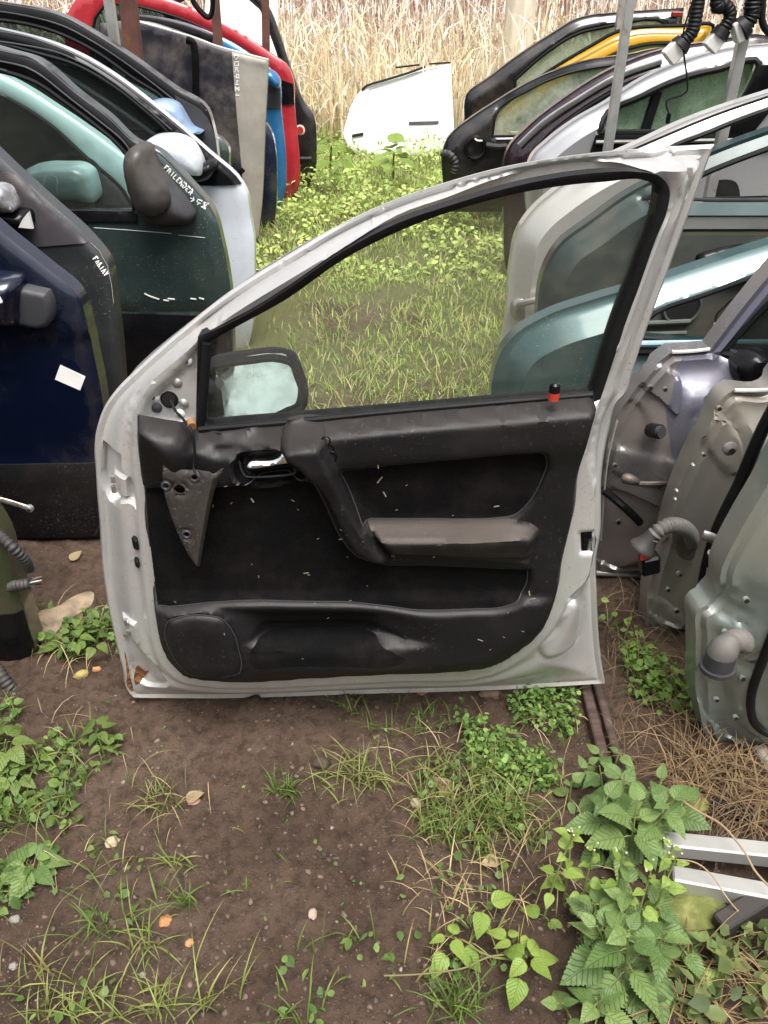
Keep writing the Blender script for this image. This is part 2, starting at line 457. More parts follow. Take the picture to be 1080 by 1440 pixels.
# ------------------------------------------------------------------ ground
def gh(x, y):
    x = np.asarray(x, float); y = np.asarray(y, float)
    h = (fbm(x * 1.3 + 3, y * 1.3, 3) - 0.5) * 0.05
    near = 1 - ss(np.hypot(x, y - 1.0), 2.0, 5.0)
    cl = fbm(x * 55 + 7, y * 55, 3, 0.6); h = h + near * ((fbm(x * 9 + 40, y * 9, 3) - 0.5) * 0.020 + (fbm(x * 38, y * 38 + 9, 4, 0.6) - 0.5) * 0.014 + 0.010 * np.clip(cl - 0.58, 0, 1) / 0.42)
    h = h - 0.012
    h = h + 0.022 * np.exp(-((y - 1.175) / 0.022) ** 2) * (np.abs(x) < .42) * ss(fbm(x * 22 + 3, y * 8, 3), .42, .62)
    return h
def axis(lo, hi, a, b, s):
    c = list(np.arange(a, b, s)); x = b; st = s
    while x < hi: c.append(x); st = min(st * 1.16, 3.0); x += st
    c.append(hi); x = a - s; st = s; L = []
    while x > lo: L.append(x); st = min(st * 1.16, 3.0); x -= st
    return np.array(L[::-1] + c) if not L else np.array([lo] + L[::-1] + c)
gx = axis(-90, 90, -0.8, 0.8, 0.0065); gy = axis(-60, 160, 0.42, 1.75, 0.0065)
GX, GY = np.meshgrid(gx, gy); GZ = gh(GX, GY)
nx, ny = len(gx), len(gy); I = np.arange(nx * ny).reshape(ny, nx)
Q = np.stack([I[:-1, :-1].ravel(), I[:-1, 1:].ravel(), I[1:, 1:].ravel(), I[1:, :-1].ravel()], 1)
def soil_material():
    m = bpy.data.materials.new('damp soil'); m.use_nodes = True; t = m.node_tree; N = t.nodes; L = t.links; N.clear()
    out = N.new('ShaderNodeOutputMaterial'); b = N.new('ShaderNodeBsdfPrincipled'); L.new(b.outputs[0], out.inputs[0])
    geo = N.new('ShaderNodeNewGeometry'); P = geo.outputs['Position']
    def noise(sc, det=8, rg=0.6):
        n = N.new('ShaderNodeTexNoise'); n.inputs['Scale'].default_value = sc; n.inputs['Detail'].default_value = det
        n.inputs['Roughness'].default_value = rg; L.new(P, n.inputs['Vector']); return n.outputs['Fac']
    def ramp(s, stops):
        r = N.new('ShaderNodeValToRGB'); e = r.color_ramp.elements
        while len(e) < len(stops): e.new(0.5)
        for k, (p, c) in enumerate(stops): e[k].position = p; e[k].color = (*c, 1)
        L.new(s, r.inputs[0]); return r.outputs[0]
    def mr(s, a, c, d=0., e=1.):
        n = N.new('ShaderNodeMapRange'); n.interpolation_type = 'SMOOTHSTEP'
        for i, v in enumerate((a, c, d, e)): n.inputs[i + 1].default_value = v
        L.new(s, n.inputs[0]); return n.outputs[0]
    def mix(f, a, c):
        n = N.new('ShaderNodeMix'); n.data_type = 'RGBA'; L.new(f, n.inputs[0])
        for s, v in ((n.inputs[6], a), (n.inputs[7], c)):
            if isinstance(v, tuple): s.default_value = (*v, 1)
            else: L.new(v, s)
        return n.outputs[2]
    c = ramp(noise(3.5), [(0.28, (0.060, 0.038, 0.026)), (0.5, (0.112, 0.072, 0.051)), (0.72, (0.170, 0.117, 0.085))])
    c = mix(mr(noise(45, 6, 0.7), 0.42, 0.66, 0, 0.6), c, (0.026, 0.016, 0.011))
    c = mix(mr(noise(170, 4, 0.7), 0.60, 0.70, 0, 0.55), c, (0.15, 0.112, 0.084))
    v = N.new('ShaderNodeTexVoronoi'); v.inputs['Scale'].default_value = 120; L.new(P, v.inputs['Vector'])
    sel = N.new('ShaderNodeSeparateColor'); L.new(v.outputs['Color'], sel.inputs[0])
    mu = N.new('ShaderNodeMath'); mu.operation = 'MULTIPLY'; L.new(mr(v.outputs['Distance'], 0.30, 0.18), mu.inputs[0]); L.new(mr(sel.outputs[0], 0.80, 0.84), mu.inputs[1])
    c = mix(mu.outputs[0], c, mix(sel.outputs[1], (0.12, 0.08, 0.058), (0.30, 0.23, 0.18)))
    sy = N.new('ShaderNodeSeparateXYZ'); L.new(P, sy.inputs[0])
    gm = N.new('ShaderNodeMath'); gm.operation = 'MULTIPLY'; L.new(mr(sy.outputs[1], 2.4, 3.0), gm.inputs[0]); L.new(mr(noise(1.6, 6), 0.34, 0.52, 0, 0.7), gm.inputs[1])
    c = mix(gm.outputs[0], c, (0.13, 0.15, 0.05))
    L.new(c, b.inputs['Base Color']); b.inputs['Roughness'].default_value = 0.9; b.inputs['Specular IOR Level'].default_value = 0.25
    bn = N.new('ShaderNodeBump'); bn.inputs['Strength'].default_value = 1.0; bn.inputs['Distance'].default_value = 0.012
    ma = N.new('ShaderNodeMath'); ma.operation = 'MULTIPLY_ADD'; L.new(noise(110, 8, 0.75), ma.inputs[0]); ma.inputs[1].default_value = 1.0
    L.new(mu.outputs[0], ma.inputs[2]); L.new(ma.outputs[0], bn.inputs['Height']); L.new(bn.outputs[0], b.inputs['Normal'])
    return m
SOIL = soil_material()
me = mesh_np('ground', np.stack([GX.ravel(), GY.ravel(), GZ.ravel()], 1), Q, True, 0); mats_on(me, SOIL)
ground = bpy.data.objects.new('ground', me); COL.objects.link(ground); tag(ground, kind='structure')
def on(px, py):          # ground point under a pixel, on the uneven soil
    q = gp(px, py); z = float(gh(q[0], q[1])); q = gp(px, py, z); q[2] = float(gh(q[0], q[1])); return q

# ------------------------------------------------------------------ the silver door in the middle of the aisle
SILVER = mk('silver paint', (0.58, 0.575, 0.57), 0.30, 0.45, 0.6, nvar=0.08, nscale=3, dirt=0.6, dthr=0.57, dcol=(0.24, 0.19, 0.14), dscale=6,
            speck=0.15, scol=(0.30, 0.25, 0.19), grime=(0.09, 0.6), bump=0.02, bscale=300)
VINYL = mk('charcoal vinyl', (0.0095, 0.0093, 0.0105), 0.42, dirt=0.5, dcol=(0.040, 0.034, 0.031), dscale=4.5, dthr=0.57, nvar=0.2, bump=0.12, bscale=420,
           speck=0.05, scol=(0.08, 0.07, 0.06), spec=0.24, updust=0.3, ucol=(0.060, 0.051, 0.046), uthr=0.40)
CLOTH = mk('black door cloth', (0.0055, 0.0055, 0.0058), 0.95, spec=0.08, dirt=0.6, dcol=(0.022, 0.0185, 0.017), dthr=0.54, dscale=12, bump=0.5, bscale=900, nvar=0.3, nscale=300)
ARMV = mk('dusty armrest vinyl', (0.013, 0.0125, 0.0135), 0.5, spec=0.3, dirt=0.7, dcol=(0.065, 0.052, 0.044), dscale=9, dthr=0.52, updust=0.6, ucol=(0.072, 0.054, 0.043), uthr=0.34, bump=0.12, bscale=420, speck=0.1, scol=(.1, .085, .07))

def offs_(poly, d):
    Q = resample(poly, .008); t = np.roll(Q, -1, 0) - np.roll(Q, 1, 0); t /= np.linalg.norm(t, axis=1)[:, None] + 1e-12
    n_ = np.stack([-t[:, 1], t[:, 0]], 1)
    if inside(poly, Q[len(Q) // 3:len(Q) // 3 + 1] + n_[len(Q) // 3] * 1e-4)[0]: n_ = -n_
    return Q + n_ * d
D = Pl(1.128)
WF = -0.062
out = D.poly([(188,981,1),(300,982),(500,976),(700,970),(851,961,1),(845,925),(839,833),(838,787),(844,750),(845,705),(845,680),(849,640),(856,605),(868,566),
              (880,553),(887,529),(945,365),(1004,203,1),(921,208),(851,215),(781,224),(710,236),(640,254),(560,280),(487,312),(405,359),(324,410),(260,460),
              (198,514),(160,552),(149,568),(141,586),(135,608),(133,627),(135,664),(137,700),(140,733),(144,798),(152,851),(162,897),(173,942),(181,974)], WF, 4)
D.u0 = float(out[:, 0].mean())
plat = D.poly([(291,471),(260,495),(222,528),(204,552),(192,578),(189,597),(189,630),(192,664),(195,700),(201,765),(207,830),(212,873),(218,905),(232,938),(255,957),
               (287,964),(353,967),(440,963),(562,957),(690,948),(740,919),(766,895),(787,867),(801,838),(823,816),(832,784),(835,752),(836,730),(836,700),(829,672),(824,646),
               (827,618),(835,590),(842,562),(850,535),(866,500),(925,350),(968,235),(975,222),(965,219),(921,221),(851,228),(781,238),(710,251),(640,270),(560,297),(487,331),(405,381),(350,424)], 0, 4)
hole = D.poly([(283,478,1),(321,458),(348,444),(405,409),(487,353),(560,316),(640,289),(710,268),(781,253),(851,245),(900,245),(922,250),(933,266),(930,289),(914,328),
               (886,405),(851,507),(834,556,1),(770,563),(560,580),(283,606,1)], 0, 4)
hole = offs_(hole, .0035)
pane = D.poly([(293,485,1),(325,467),(405,423),(487,366),(560,329),(640,299),(745,272),(851,259),(908,258),(920,265),(920,277),(893,363),(858,458),(829,551,1),(560,574),(290,596,1)], -0.012, 4)
pane = offs_(pane, .0035)
sail = D.poly([(281,484,1),(262,506),(236,534),(214,556),(205,572),(203,592),(274,601,1)], 0, 4)
step1 = D.poly([(139,632,1),(172,634,1),(174,655),(186,668),(193,672,1),(196,705,1),(182,700),(150,712),(141,700)], -0.03, 3)
hpad = [D.poly([(152,673,1),(178,675,1),(180,702,1),(154,698,1)], -0.02, 3), D.poly([(168,873,1),(192,874,1),(196,903,1),(174,899,1)], -0.02, 3)]
gus = D.poly([(172,905),(205,915),(228,940),(238,957),(198,972),(186,968),(178,935)], -0.03, 4)
dent = D.poly([(809,849),(818,856),(821,894),(810,921),(790,927),(764,924),(760,914),(782,885),(794,858)], -0.01, 4)
latch = D.poly([(817,750,1),(833,749,1),(833,777,1),(818,778,1)], 0, 3)
frame_step = D.poly([(975,222),(991,216),(905,470),(880,540),(862,555)], 0, 4, closed=False)
def offs(poly, ds, step):
    Q = resample(poly, step); t = np.roll(Q, -1, 0) - np.roll(Q, 1, 0); t /= np.linalg.norm(t, axis=1)[:, None] + 1e-12
    n_ = np.stack([-t[:, 1], t[:, 0]], 1)
    if not inside(poly, Q[len(Q) // 3:len(Q) // 3 + 1] + n_[len(Q) // 3] * 1e-4)[0]: n_ = -n_
    R = []
    for d in ds:
        q = Q + n_ * d; R.append(q[np.abs(pdist(poly, q) - abs(d)) < 0.15 * abs(d) + 1e-6])
    return R
def door_h(P):
    dO = np.maximum(sd(out, P), 0); sp_ = sd(plat, P); dI = np.maximum(-sp_, 0)
    t = dO / (dO + dI + 1e-9)
    h = WF + 0.004 * ss(dO, 0.0, 0.004)
    sh = WF + 0.004 + 0.042 * ss(t, 0.10, 0.72) + 0.018 * ss(t, 0.80, 1.0)
    h = np.where(t < 1, np.where(dO < 0.010, h, h + (sh - h) * ss(dO, 0.010, 0.02)), 0.0)
    h = h - 0.004 * np.exp(-((dO - 0.0115) / 0.004) ** 2) * (t < 1)
    dH = pdist(hole, P)
    h = h - 0.014 * (1 - ss(dH, 0.0, 0.022)) * ss(sp_, -0.02, 0.0)
    top = P[:, 1] > D.uv(800, 545)[1]
    h = h - 0.005 * (1 - ss(np.abs(dH - 0.035), 0.000, 0.007)) * top * (P[:, 0] > D.uv(930, 300)[0] - 0.2)
    h = h - 0.013 * ss(sd(sail, P), -0.004, 0.010)
    h = h - 0.016 * ss(sd(step1, P), -0.002, 0.002)
    for q in hpad: h = h + 0.009 * ss(sd(q, P), -0.002, 0.002)
    h = h - 0.012 * ss(sd(gus, P), -0.003, 0.004)
    h = h + 0.007 * ss(sd(dent, P), -0.003, 0.003) - 0.004 * np.exp(-(sd(dent, P) / 0.004) ** 2)
    h = h - 0.006 * ss(sd(latch, P), -0.006, 0.002)
    return h + 0.0008 * (fbm(P[:, 0] * 30, P[:, 1] * 30, 2) - 0.5)
root = empty('car_door', D.matrix()); DOOR = root
tag(root, 'silver car door standing upright in the aisle, black inner trim facing the viewer', 'car door')
EXD = offs(step1, (-.0022, .0022), 0.005) + sum([offs(q, (-.0022, .0022), 0.004) for q in hpad], []) + offs(dent, (-.003, .003), 0.006)
shell = relief('door_shell', D, out, [hole, latch], door_h, 0.0068, SILVER, root, depth=0.004, extra=EXD + offs(out, (0.004, 0.008, 0.0115, 0.015, 0.020), 0.006) + offs(hole, (-0.007, -0.014, -0.021, -0.028, -0.035, -0.042), 0.006) + offs(plat, (-0.006, 0), 0.006)
               + offs(dent, (-.003, .003), 0.006) + offs(step1, (-.0022, .0022), 0.005) + sum([offs(q, (-.0022, .0022), 0.004) for q in hpad], []) + offs(gus, (-.003, .003), 0.006), bstep=0.006, ang=50)
relief('outer_skin', D, D.poly([(192,977,1),(847,958,1),(838,830),(838,750),(846,690),(878,556),(998,207,1),(781,229),(640,259),(487,317),(260,465),(163,555),(139,600),(139,700),(155,851),(184,972)], WF, 4), [D.poly([(286,474,1),(321,453),(348,439),(405,404),(487,348),(560,311),(640,284),(710,263),(781,248),(851,240),(903,240),(925,246),(935,266),(931,290),(915,330),(887,407),(852,509),(836,566,1),(770,573),(560,590),(286,616,1)], -0.112, 4)],
       lambda P: -0.085 - 0.03 * (1 - ((P[:, 1] - 0.45) / 0.5) ** 2), 0.03, SILVER, root, depth=0.003)
# window seal and glass
relief('window_seal', D, D.poly([(279,472,1),(321,454),(348,440),(405,405),(487,349),(560,312),(640,285),(710,264),(781,249),(851,241),(901,241),(925,246),(940,265),(938,291),(922,331),
               (895,409),(860,511),(843,562,1),(770,568),(560,585),(276,611,1)], -0.01, 4), [pane],
       lambda P: -0.010 + 0.006 * np.sin(np.clip(pdist(pane, P) / 0.02, 0, 1) * pi), 0.006, RUBBER, root, depth=0.03, ang=50)
G_MAIN = glassmat('door window glass', (0.975, 0.985, 0.965), 0.05, (0.50, 0.53, 0.45), 0.9)
relief('window_glass', D, offs_(D.poly([(286,478,1),(325,460),(405,416),(487,358),(560,322),(640,292),(745,265),(851,252),(912,251),(927,262),(925,280),(897,365),(862,460),(833,560,1),(560,584),(284,606,1)], -0.03, 4), .006), [],
       lambda P: -0.030 + 0 * P[:, 0], 0.05, G_MAIN, root, depth=0.004)
tube('glass_run', D.path([(291,482,-.004),(287,540,-.004),(281,602,-.002)], n=4), 0.0075, RUBBER, root)
tube('belt_seal', D.path([(280,604,.004),(420,592,.004),(560,578,.004),(700,566,.004),(833,555,.004)], n=4), 0.0055, RUBBER, root)

# inner trim
trim = D.poly([(194,583,1),(213,584),(234,588),(256,592),(268,598),(280,609,1),(420,596),(560,582),(700,570),(832,558,1),(835,563),(829,603),(821,643),(814,670),(810,713),(800,756),(791,794),(787,825),
               (778,854),(763,882),(735,907),(690,932),(650,938),(562,942),(440,948),(353,953),(287,950),(262,945),(239,926),(225,902),(218,874),(213,827),(203,747),(198,683),(193,627)], 0.012, 4)
ins = D.poly([(479,655,1),(560,645),(640,638),(740,630),(762,631),(768,645),(761,672),(742,705),(722,722),(695,726),(600,727),(510,727,1)], 0.02, 4)
low = D.poly([(200,682,1),(250,680),(300,676),(345,672),(425,668),(437,672),(452,694),(466,724),(482,756),(502,778),(530,788),(600,791),(741,797,1),(740,815),(728,834),(705,843),
              (660,846),(580,847),(540,842),(500,837),(440,836),(300,837),(224,846,1),(216,830),(207,747)], 0.016, 4)
grip = D.poly([(398,606),(440,604),(455,608),(463,626),(474,648),(478,660),(492,692),(511,728),(530,756),(548,786),(520,785),(498,772),(480,748),(464,716),(450,688),(432,662),(415,645),(398,632)], 0.04, 4)
arm = D.poly([(510,727.5,1,.02),(600,727.5,0,.02),(695,726.5,0,.02),(742,730,0,.025),(757,742,0,.03),(753,775,0,.045),(744,796,1,.04),(640,793,0,.05),(545,788,1,.05)], 0.035, 4)
bowl = D.poly([(333,640),(337,629),(350,626),(398,623),(410,630),(420,645),(430,664),(420,668),(348,671),(337,663)], 0.02, 4)
spk = D.poly([(234,880),(240,867),(256,861),(290,859),(312,863),(328,880),(338,910),(341,928),(338,939),(322,944),(280,945),(260,936),(245,916),(236,900)], 0.04, 4)
pock = D.poly([(355,892),(362,882),(400,878),(470,876),(520,878),(555,888),(574,899),(560,906),(500,906),(420,907),(372,911),(358,911)], 0.03, 4)
pback = D.poly([(226,850),(300,842),(440,841),(500,842),(590,850),(625,880),(610,912),(500,914),(360,918),(346,890),(330,866),(310,858),(250,857)], 0.03, 4)
v_at, v_ab, v_af = D.uv(620, 727.5, .02)[1], D.uv(620, 793, .05)[1], D.uv(620, 757, .06)[1]
v_pt, v_pb = D.uv(450, 838, .03)[1], D.uv(450, 906, .05)[1]
topl = D.poly([(268,598),(280,609),(420,596),(560,582),(700,570),(832,558)], 0.012, 4, closed=False)
crease = D.poly([(268,622),(330,615),(400,604),(450,600)], 0.03, 4, closed=False)
topcap = D.poly([(194,592),(230,598),(258,606),(272,622),(268,655),(252,668),(225,640),(205,610)], 0.03, 4)
def trim_h(P):
    e = sd(trim, P); h = 0.030 * ss(e, -0.001, 0.012)
    dt = pdist(topl, P, False); h = h + 0.016 * ss(dt, 0.004, 0.016) * (1 - ss(dt, 0.05, 0.12)) + 0.004
    dc = pdist(crease, P, False); h = h - 0.005 * np.exp(-(dc / 0.004) ** 2)
    h = h + 0.020 * ss(sd(topcap, P), -0.012, 0.03)
    si = sd(ins, P); h = h - 0.012 * ss(si, -0.006, 0.006) - 0.004 * np.exp(-(si / 0.003) ** 2)
    sl_ = sd(low, P); h = h - 0.014 * ss(sl_, -0.010, 0.006) - 0.003 * np.exp(-(sl_ / 0.003) ** 2)
    g = sd(grip, P); h = h + 0.034 * ss(g, -0.002, 0.013)
    v = P[:, 1]; a = sd(arm, P)
    prof = np.where(v > v_af, 1 - ss(v, v_af - .006, v_at + .004), 0.55 + 0.45 * ss(v, v_ab, v_af)) * ss(v, v_ab - 0.003, v_ab + 0.012)
    h = h + 0.036 * prof * ss(a, -0.004, 0.022) * (1 - 0.3 * ss(P[:, 0], D.uv(640, 750)[0], D.uv(745, 750)[0]))
    b = sd(bowl, P); h = h - 0.030 * ss(b, -0.003, 0.010) + 0.004 * np.exp(-((b + 0.004) / 0.004) ** 2)
    # lower bulge with the map pocket and the loudspeaker
    lw = ss(v, v_pt + 0.004, v_pt - 0.010) * 0.014; lw = lw * ss(e, 0.0, 0.045); h = h + lw
    pb = sd(pback, P); f = np.clip((v_pt - v) / (v_pt - v_pb), 0, 1) * (v > v_pb - 0.0045)
    lip = ss(v, v_pb - 0.0045, v_pb - 0.001)
    h = h - 0.036 * (1 - ss(P[:, 0], D.uv(500, 890)[0], D.uv(615, 890)[0])) * f ** 0.8 * ss(pb, -0.004, 0.045) * lip
    pk = sd(pock, P); h = h - 0.004 * ss(pk, -0.002, 0.008)
    fr = ss(v, v_pb + 0.004, v_pb - 0.010) * ss(v, v_pb - 0.09, v_pb - 0.05) * ss(P[:, 0], D.uv(345, 920)[0], D.uv(375, 920)[0]) * (1 - ss(P[:, 0], D.uv(540, 920)[0], D.uv(640, 920)[0]))
    h = h + 0.012 * fr
    s = sd(spk, P); h = h + 0.010 * ss(s, -0.012, 0.0) - 0.006 * np.exp(-(s / 0.003) ** 2) + 0.004 * ss(s, 0, 0.03)
    h = np.where(e > 0.006, np.maximum(h, 0.0045), h)
    return h + 0.0010 * (fbm(P[:, 0] * 25, P[:, 1] * 25, 2) - 0.5)
pcl = D.poly([(357,905),(360,884),(400,879),(470,877),(520,879),(555,889),(570,899),(556,905),(480,905.5),(420,906)], 0.0, 4)
EX = [resample(q, 0.005) for q in (grip, arm, bowl, pock, pback)]
tp = relief('trim_panel', D, trim, [ins, low, spk, arm, grip, bowl, pcl], trim_h, 0.0065, VINYL, root, depth=0.006, extra=offs(low, (-.004, -.008, -.013), .005) + offs(ins, (-.004, -.008), .005) + EX[4:] + [np.stack([np.arange(pock[:, 0].min() - .02, pock[:, 0].max() + .03, .005), np.full(len(np.arange(pock[:, 0].min() - .02, pock[:, 0].max() + .03, .005)), v_pb + dv)], 1) for dv in (-.0048, -.0008, .004)], bstep=0.005, ang=60)
relief('cloth_insert', D, ins, [], trim_h, 0.008, CLOTH, tp, depth=0.006, bstep=0.005, ang=60)
relief('lower_cloth', D, low, [grip], trim_h, 0.008, CLOTH, tp, depth=0.006, bstep=0.005, ang=60)
relief('pocket_lining', D, pcl, [], trim_h, 0.007, CLOTH, tp, depth=0.006, bstep=0.005, ang=60)
relief('speaker_cover', D, spk, [], trim_h, 0.007, VINYL, tp, depth=0.006, bstep=0.005, ang=60)
relief('armrest', D, arm, [grip], trim_h, 0.0055, ARMV, tp, depth=0.006, bstep=0.004, ang=60)
relief('grab_handle', D, grip, [], trim_h, 0.005, VINYL, tp, depth=0.012, extra=offs(grip, (.003, .006, .009, .013), .005), bstep=0.004, ang=60)
relief('handle_recess', D, bowl, [], trim_h, 0.005, PLASTIC, tp, depth=0.006, bstep=0.004, ang=60)
hnd = D.poly([(340,652,1),(346,648),(375,645),(388,641),(395,633),(402,633),(409,642),(410,656,1),(390,659),(356,664),(345,663),(340,657)], 0.040, 4)
relief('inner_handle', D, hnd, [], lambda P: 0.026 + 0.018 * np.sqrt(np.clip(sd(hnd, P) / 0.010, 0, 1)), 0.004, CHROME, tp, depth=0.01, bstep=0.003, ang=60)
hrim = D.path([(336,648,.03),(342,666,.03),(356,671,.03),(410,667,.03),(414,658,.03)], n=4)
tube('handle_surround', hrim, 0.0018, GREYPL, root, 6)
for q_, cl_ in ((ins, True), (low, True), (spk, True)):
    Q_ = resample(q_, .006); Q_ = np.vstack([Q_, Q_[:1]])
    tube('trim_seam_highlight', np.column_stack([Q_[:, 0] - D.u0, Q_[:, 1], trim_h(Q_) + .0012]), .0013, GREYPL, tp, 5, False)  # seam piping in lighter grey, painting in the thin seam highlights
# little vent buttons on the grab handle
for k, (x, y) in enumerate([(458, 624), (463, 635), (467, 645)]):
    q = D.uv(x, y, .06); z = float(trim_h(np.array([q]))[0]); c = np.array([q[0] - D.u0, q[1], z + .001])
    a = np.linspace(0, 2 * pi, 14); tube('vent_ring', np.stack([c[0] + .0065 * np.cos(a), c[1] + .008 * np.sin(a), c[2] + 0 * a], 1), 0.0013, PLASTIC, root, 6, False)
# locking knob
kq = D.loc(778, 562, .03)
lk = tube('lock_knob', np.array([kq + (0, .002 * 0, 0), kq + (0, .012, 0)]), 0.0085, REDPL, root, 12)
tube('lock_knob_cap', np.array([kq + (0, .0125, 0), kq + (0, .024, 0), kq + (0, .027, 0)]), np.array([.0085, .0080, .005]), PLASTIC, lk, 12)
# mirror-triangle fixings
def ring(name, pl, px, py, w, r, mat, parent, hole_mat=DARKVOID, rin=0.4, rise=0.004):
    q = pl.uv(px, py, w); a = np.linspace(0, 2 * pi, 20)[:-1]
    o_ = np.stack([q[0] + r * np.cos(a), q[1] + r * np.sin(a)], 1)
    ro = relief(name, pl, o_, [], lambda P: w + rise * (1 - np.clip(np.linalg.norm(P - q, axis=1) / r, 0, 1) ** 2), r * .5, mat, parent, depth=0.006)
    if hole_mat is not None:
        i_ = np.stack([q[0] + r * rin * np.cos(a), q[1] + r * rin * np.sin(a)], 1)
        relief('screw_hole', pl, i_, [], lambda P: w + rise + 0.001 + 0 * P[:, 0], r * rin, hole_mat, ro, depth=0.002)
for x, y, r, mt, hm in [(262,507,.0085,WHITEPL,DARKVOID),(215,557,.0105,WHITEPL,DARKVOID),(249,539,.008,STEEL,None),(258,568,.008,STEEL,None),(220,573,.009,GREYPL,None),(253,582,.008,WHITEPL,STEEL)]:
    ring('trim_clip', D, x, y, -0.010, r, mt, root, hm)
ring('grommet', D, 238, 562, -0.011, .0145, RUBBER, root, DARKVOID, .7, .003)
# hinge side: grommet, bolts
for x, y, s in [(191,763,.012),(193,790,.009)]:
    c = D.loc(x, y, -.012); boxmesh('hinge_grommet', c, (s * .5, 0, .004), (0, s, 0), (0, 0, .008), RUBBER, root, .004)
for y0, x0 in [(678,160),(692,161),(878,178),(893,182)]:
    c = D.loc(x0, y0, -.018); tube('hinge_pin', np.array([c, c + (0, .012, 0)]), .004, STEEL, root, 10)
# latch mechanism in the shut face
c = D.loc(826, 764, -.03); la = boxmesh('latch', c, (.012, 0, 0), (0, .019, 0), (0, 0, .012), DARKVOID, root, .003)
c = D.loc(829, 766, -.012); boxmesh('latch_claw', c, (.003, .002, 0), (0, .010, 0), (0, 0, .006), STEEL, la, .002)
# outside mirror seen through the glass
mg = D.poly([(299,520,1),(330,516),(385,513),(397,515),(406,525),(417,561),(414,572),(402,576),(318,590),(311,583)], -0.165, 4)
vmin = mg[:, 1].min()
mh = D.poly([(291,518),(310,514),(345,511),(392,511),(411,518),(421,536),(431,562),(430,577),(418,585),(360,592),(318,598),(292,602)], -0.17, 4)
um = mg[:, 0].min()
def mbase(P): return -0.150 - 0.5 * (P[:, 1] - vmin) - 0.12 * (P[:, 0] - um)
mho = relief('mirror_housing', D, mh, [], lambda P: mbase(P) + 0.012 * ss(sd(mh, P), 0, .008) - 0.012 * ss(sd(mh, P), .012, .015), 0.008, PLASTIC, root, depth=0.022, bstep=.005, extra=offs(mh, (.008, .012, .015), .006))
relief('mirror_glass', D, mg, [], lambda P: mbase(P) + 0.004, 0.01, MIRROR, mho, depth=0.002)
c = D.loc(292, 560, -.17); boxmesh('mirror_arm', c, (.03, 0, 0), (0, .035, 0), (0, 0, .03), PLASTIC, mho, .012)
# rust and stray bits stuck to the trim
RUSTPATCH = mk('orange rust', (0.20, 0.085, 0.028), 0.9, nvar=0.75, nscale=50, bump=0.4, bscale=150)
rp = D.poly([(189,966,1),(187,950),(192,942),(203,945),(209,940),(204,951),(196,962)], -0.05, 4)
relief('rust_patch', D, rp, [], lambda P: door_h(P) + 0.0012, 0.006, RUSTPATCH, root, depth=0.001, bstep=.004)
rp2 = D.poly([(175,918),(177,925),(182,950),(185,973),(182,970),(178,945)], -0.058, 4)
relief('rust_patch', D, rp2, [], lambda P: door_h(P) + 0.0012, 0.006, RUSTPATCH, root, depth=0.001, bstep=.004)
CHAFF = mk('dry chaff', (0.32, 0.27, 0.19), 0.8)
V = []; T = []
for k in range(45):
    x, y = random.uniform(225, 790), random.uniform(640, 945)
    if k < 9: x, y = [(354,707),(481,761),(699,715),(748,838),(744,832),(674,890),(534,677),(541,698),(430,810)][k]
    q = D.uv(x, y, .03)
    if not inside(trim, q[None])[0]: continue
    z = float(trim_h(q[None])[0]) + .0015; a = random.uniform(0, pi); L_ = random.uniform(.004, .008) if k < 9 else random.uniform(.0012, .0032); w_ = .0011 if k < 9 else .0006
    d = np.array([cos(a), sin(a)]); n_ = np.array([-d[1], d[0]]); i = len(V)
    for s, t in ((-1, -1), (1, -1), (1, 1), (-1, 1)):
        p = q + d * L_ * s + n_ * w_ * t; V.append((p[0] - D.u0, p[1], z))
    T += [(i, i + 1, i + 2), (i, i + 2, i + 3)]
tag(put('chaff', V, T, CHAFF, root), kind='stuff')

# loose triangular cover that dangles on its cable in front of the trim
Cv = Pl(1.128 - 0.062); cvp = [(229,655,1),(250,660),(280,663),(303,663),(314,659,1),(305,680),(298,705),(290,745),(281,796,1),(270,787),(258,766),(246,740),(235,708),(229,680)]
COVER = mk('scuffed grey plastic', (0.026, 0.0245, 0.024), 0.4, spec=0.35, dirt=0.5, dcol=(0.07, 0.056, 0.048), dthr=0.5, nvar=0.2, bump=0.05, bscale=200, speck=0.5)
co_ = Cv.poly(cvp, 0, 4); Cv.u0 = float(co_[:, 0].mean()); M = Cv.matrix(); M[2][3] += float(co_[:, 1].min())
cv = empty('mirror_trim_cover', M); vb = float(co_[:, 1].min()); sh = np.array([0, vb])
ridge = Cv.poly([(302,664),(294,700),(287,740),(279,790)], 0, 4, closed=False) - sh
co2 = co_ - sh
hl = []
for x, y, r in [(253,687,.0085),(274,670,.005),(234,682,.005),(263,750,.0055)]:
    q = Cv.uv(x, y) - sh; a = np.linspace(0, 2 * pi, 15)[:-1]; hl.append(np.stack([q[0] + r * np.cos(a), q[1] + r * np.sin(a)], 1))
relief('cover_plate', Cv, co2, hl, lambda P: 0.004 * ss(sd(co2, P), 0, .006) + 0.010 * np.exp(-(pdist(ridge, P, False) / 0.006) ** 2) - sum(0.004 * np.exp(-((pdist(h, P) - .003) / .003) ** 2) for h in hl), 0.005, COVER, cv, depth=0.003, bstep=.003, extra=[resample(ridge, .004, False)] + [resample(ridge + (dx, 0), .004, False) for dx in (-.005, .005, -.010, .010)])
for h in hl[1:]:
    c = h.mean(0); a = np.linspace(0, 2 * pi, 14); tube('screw_boss', np.stack([c[0] - Cv.u0 + .0062 * np.cos(a), c[1] + .0062 * np.sin(a), .003 + 0 * a], 1), .0018, GREYPL, cv, 6, False)
cab = [Cv.path([(240,563,-.066),(247,578,-.05),(258,590,-.03),(269,606,-.012),(274,635,-.005),(272,655,.0),(275,667,.006)], n=5)]
P_ = cab[0].copy(); P_[:, 1] -= vb
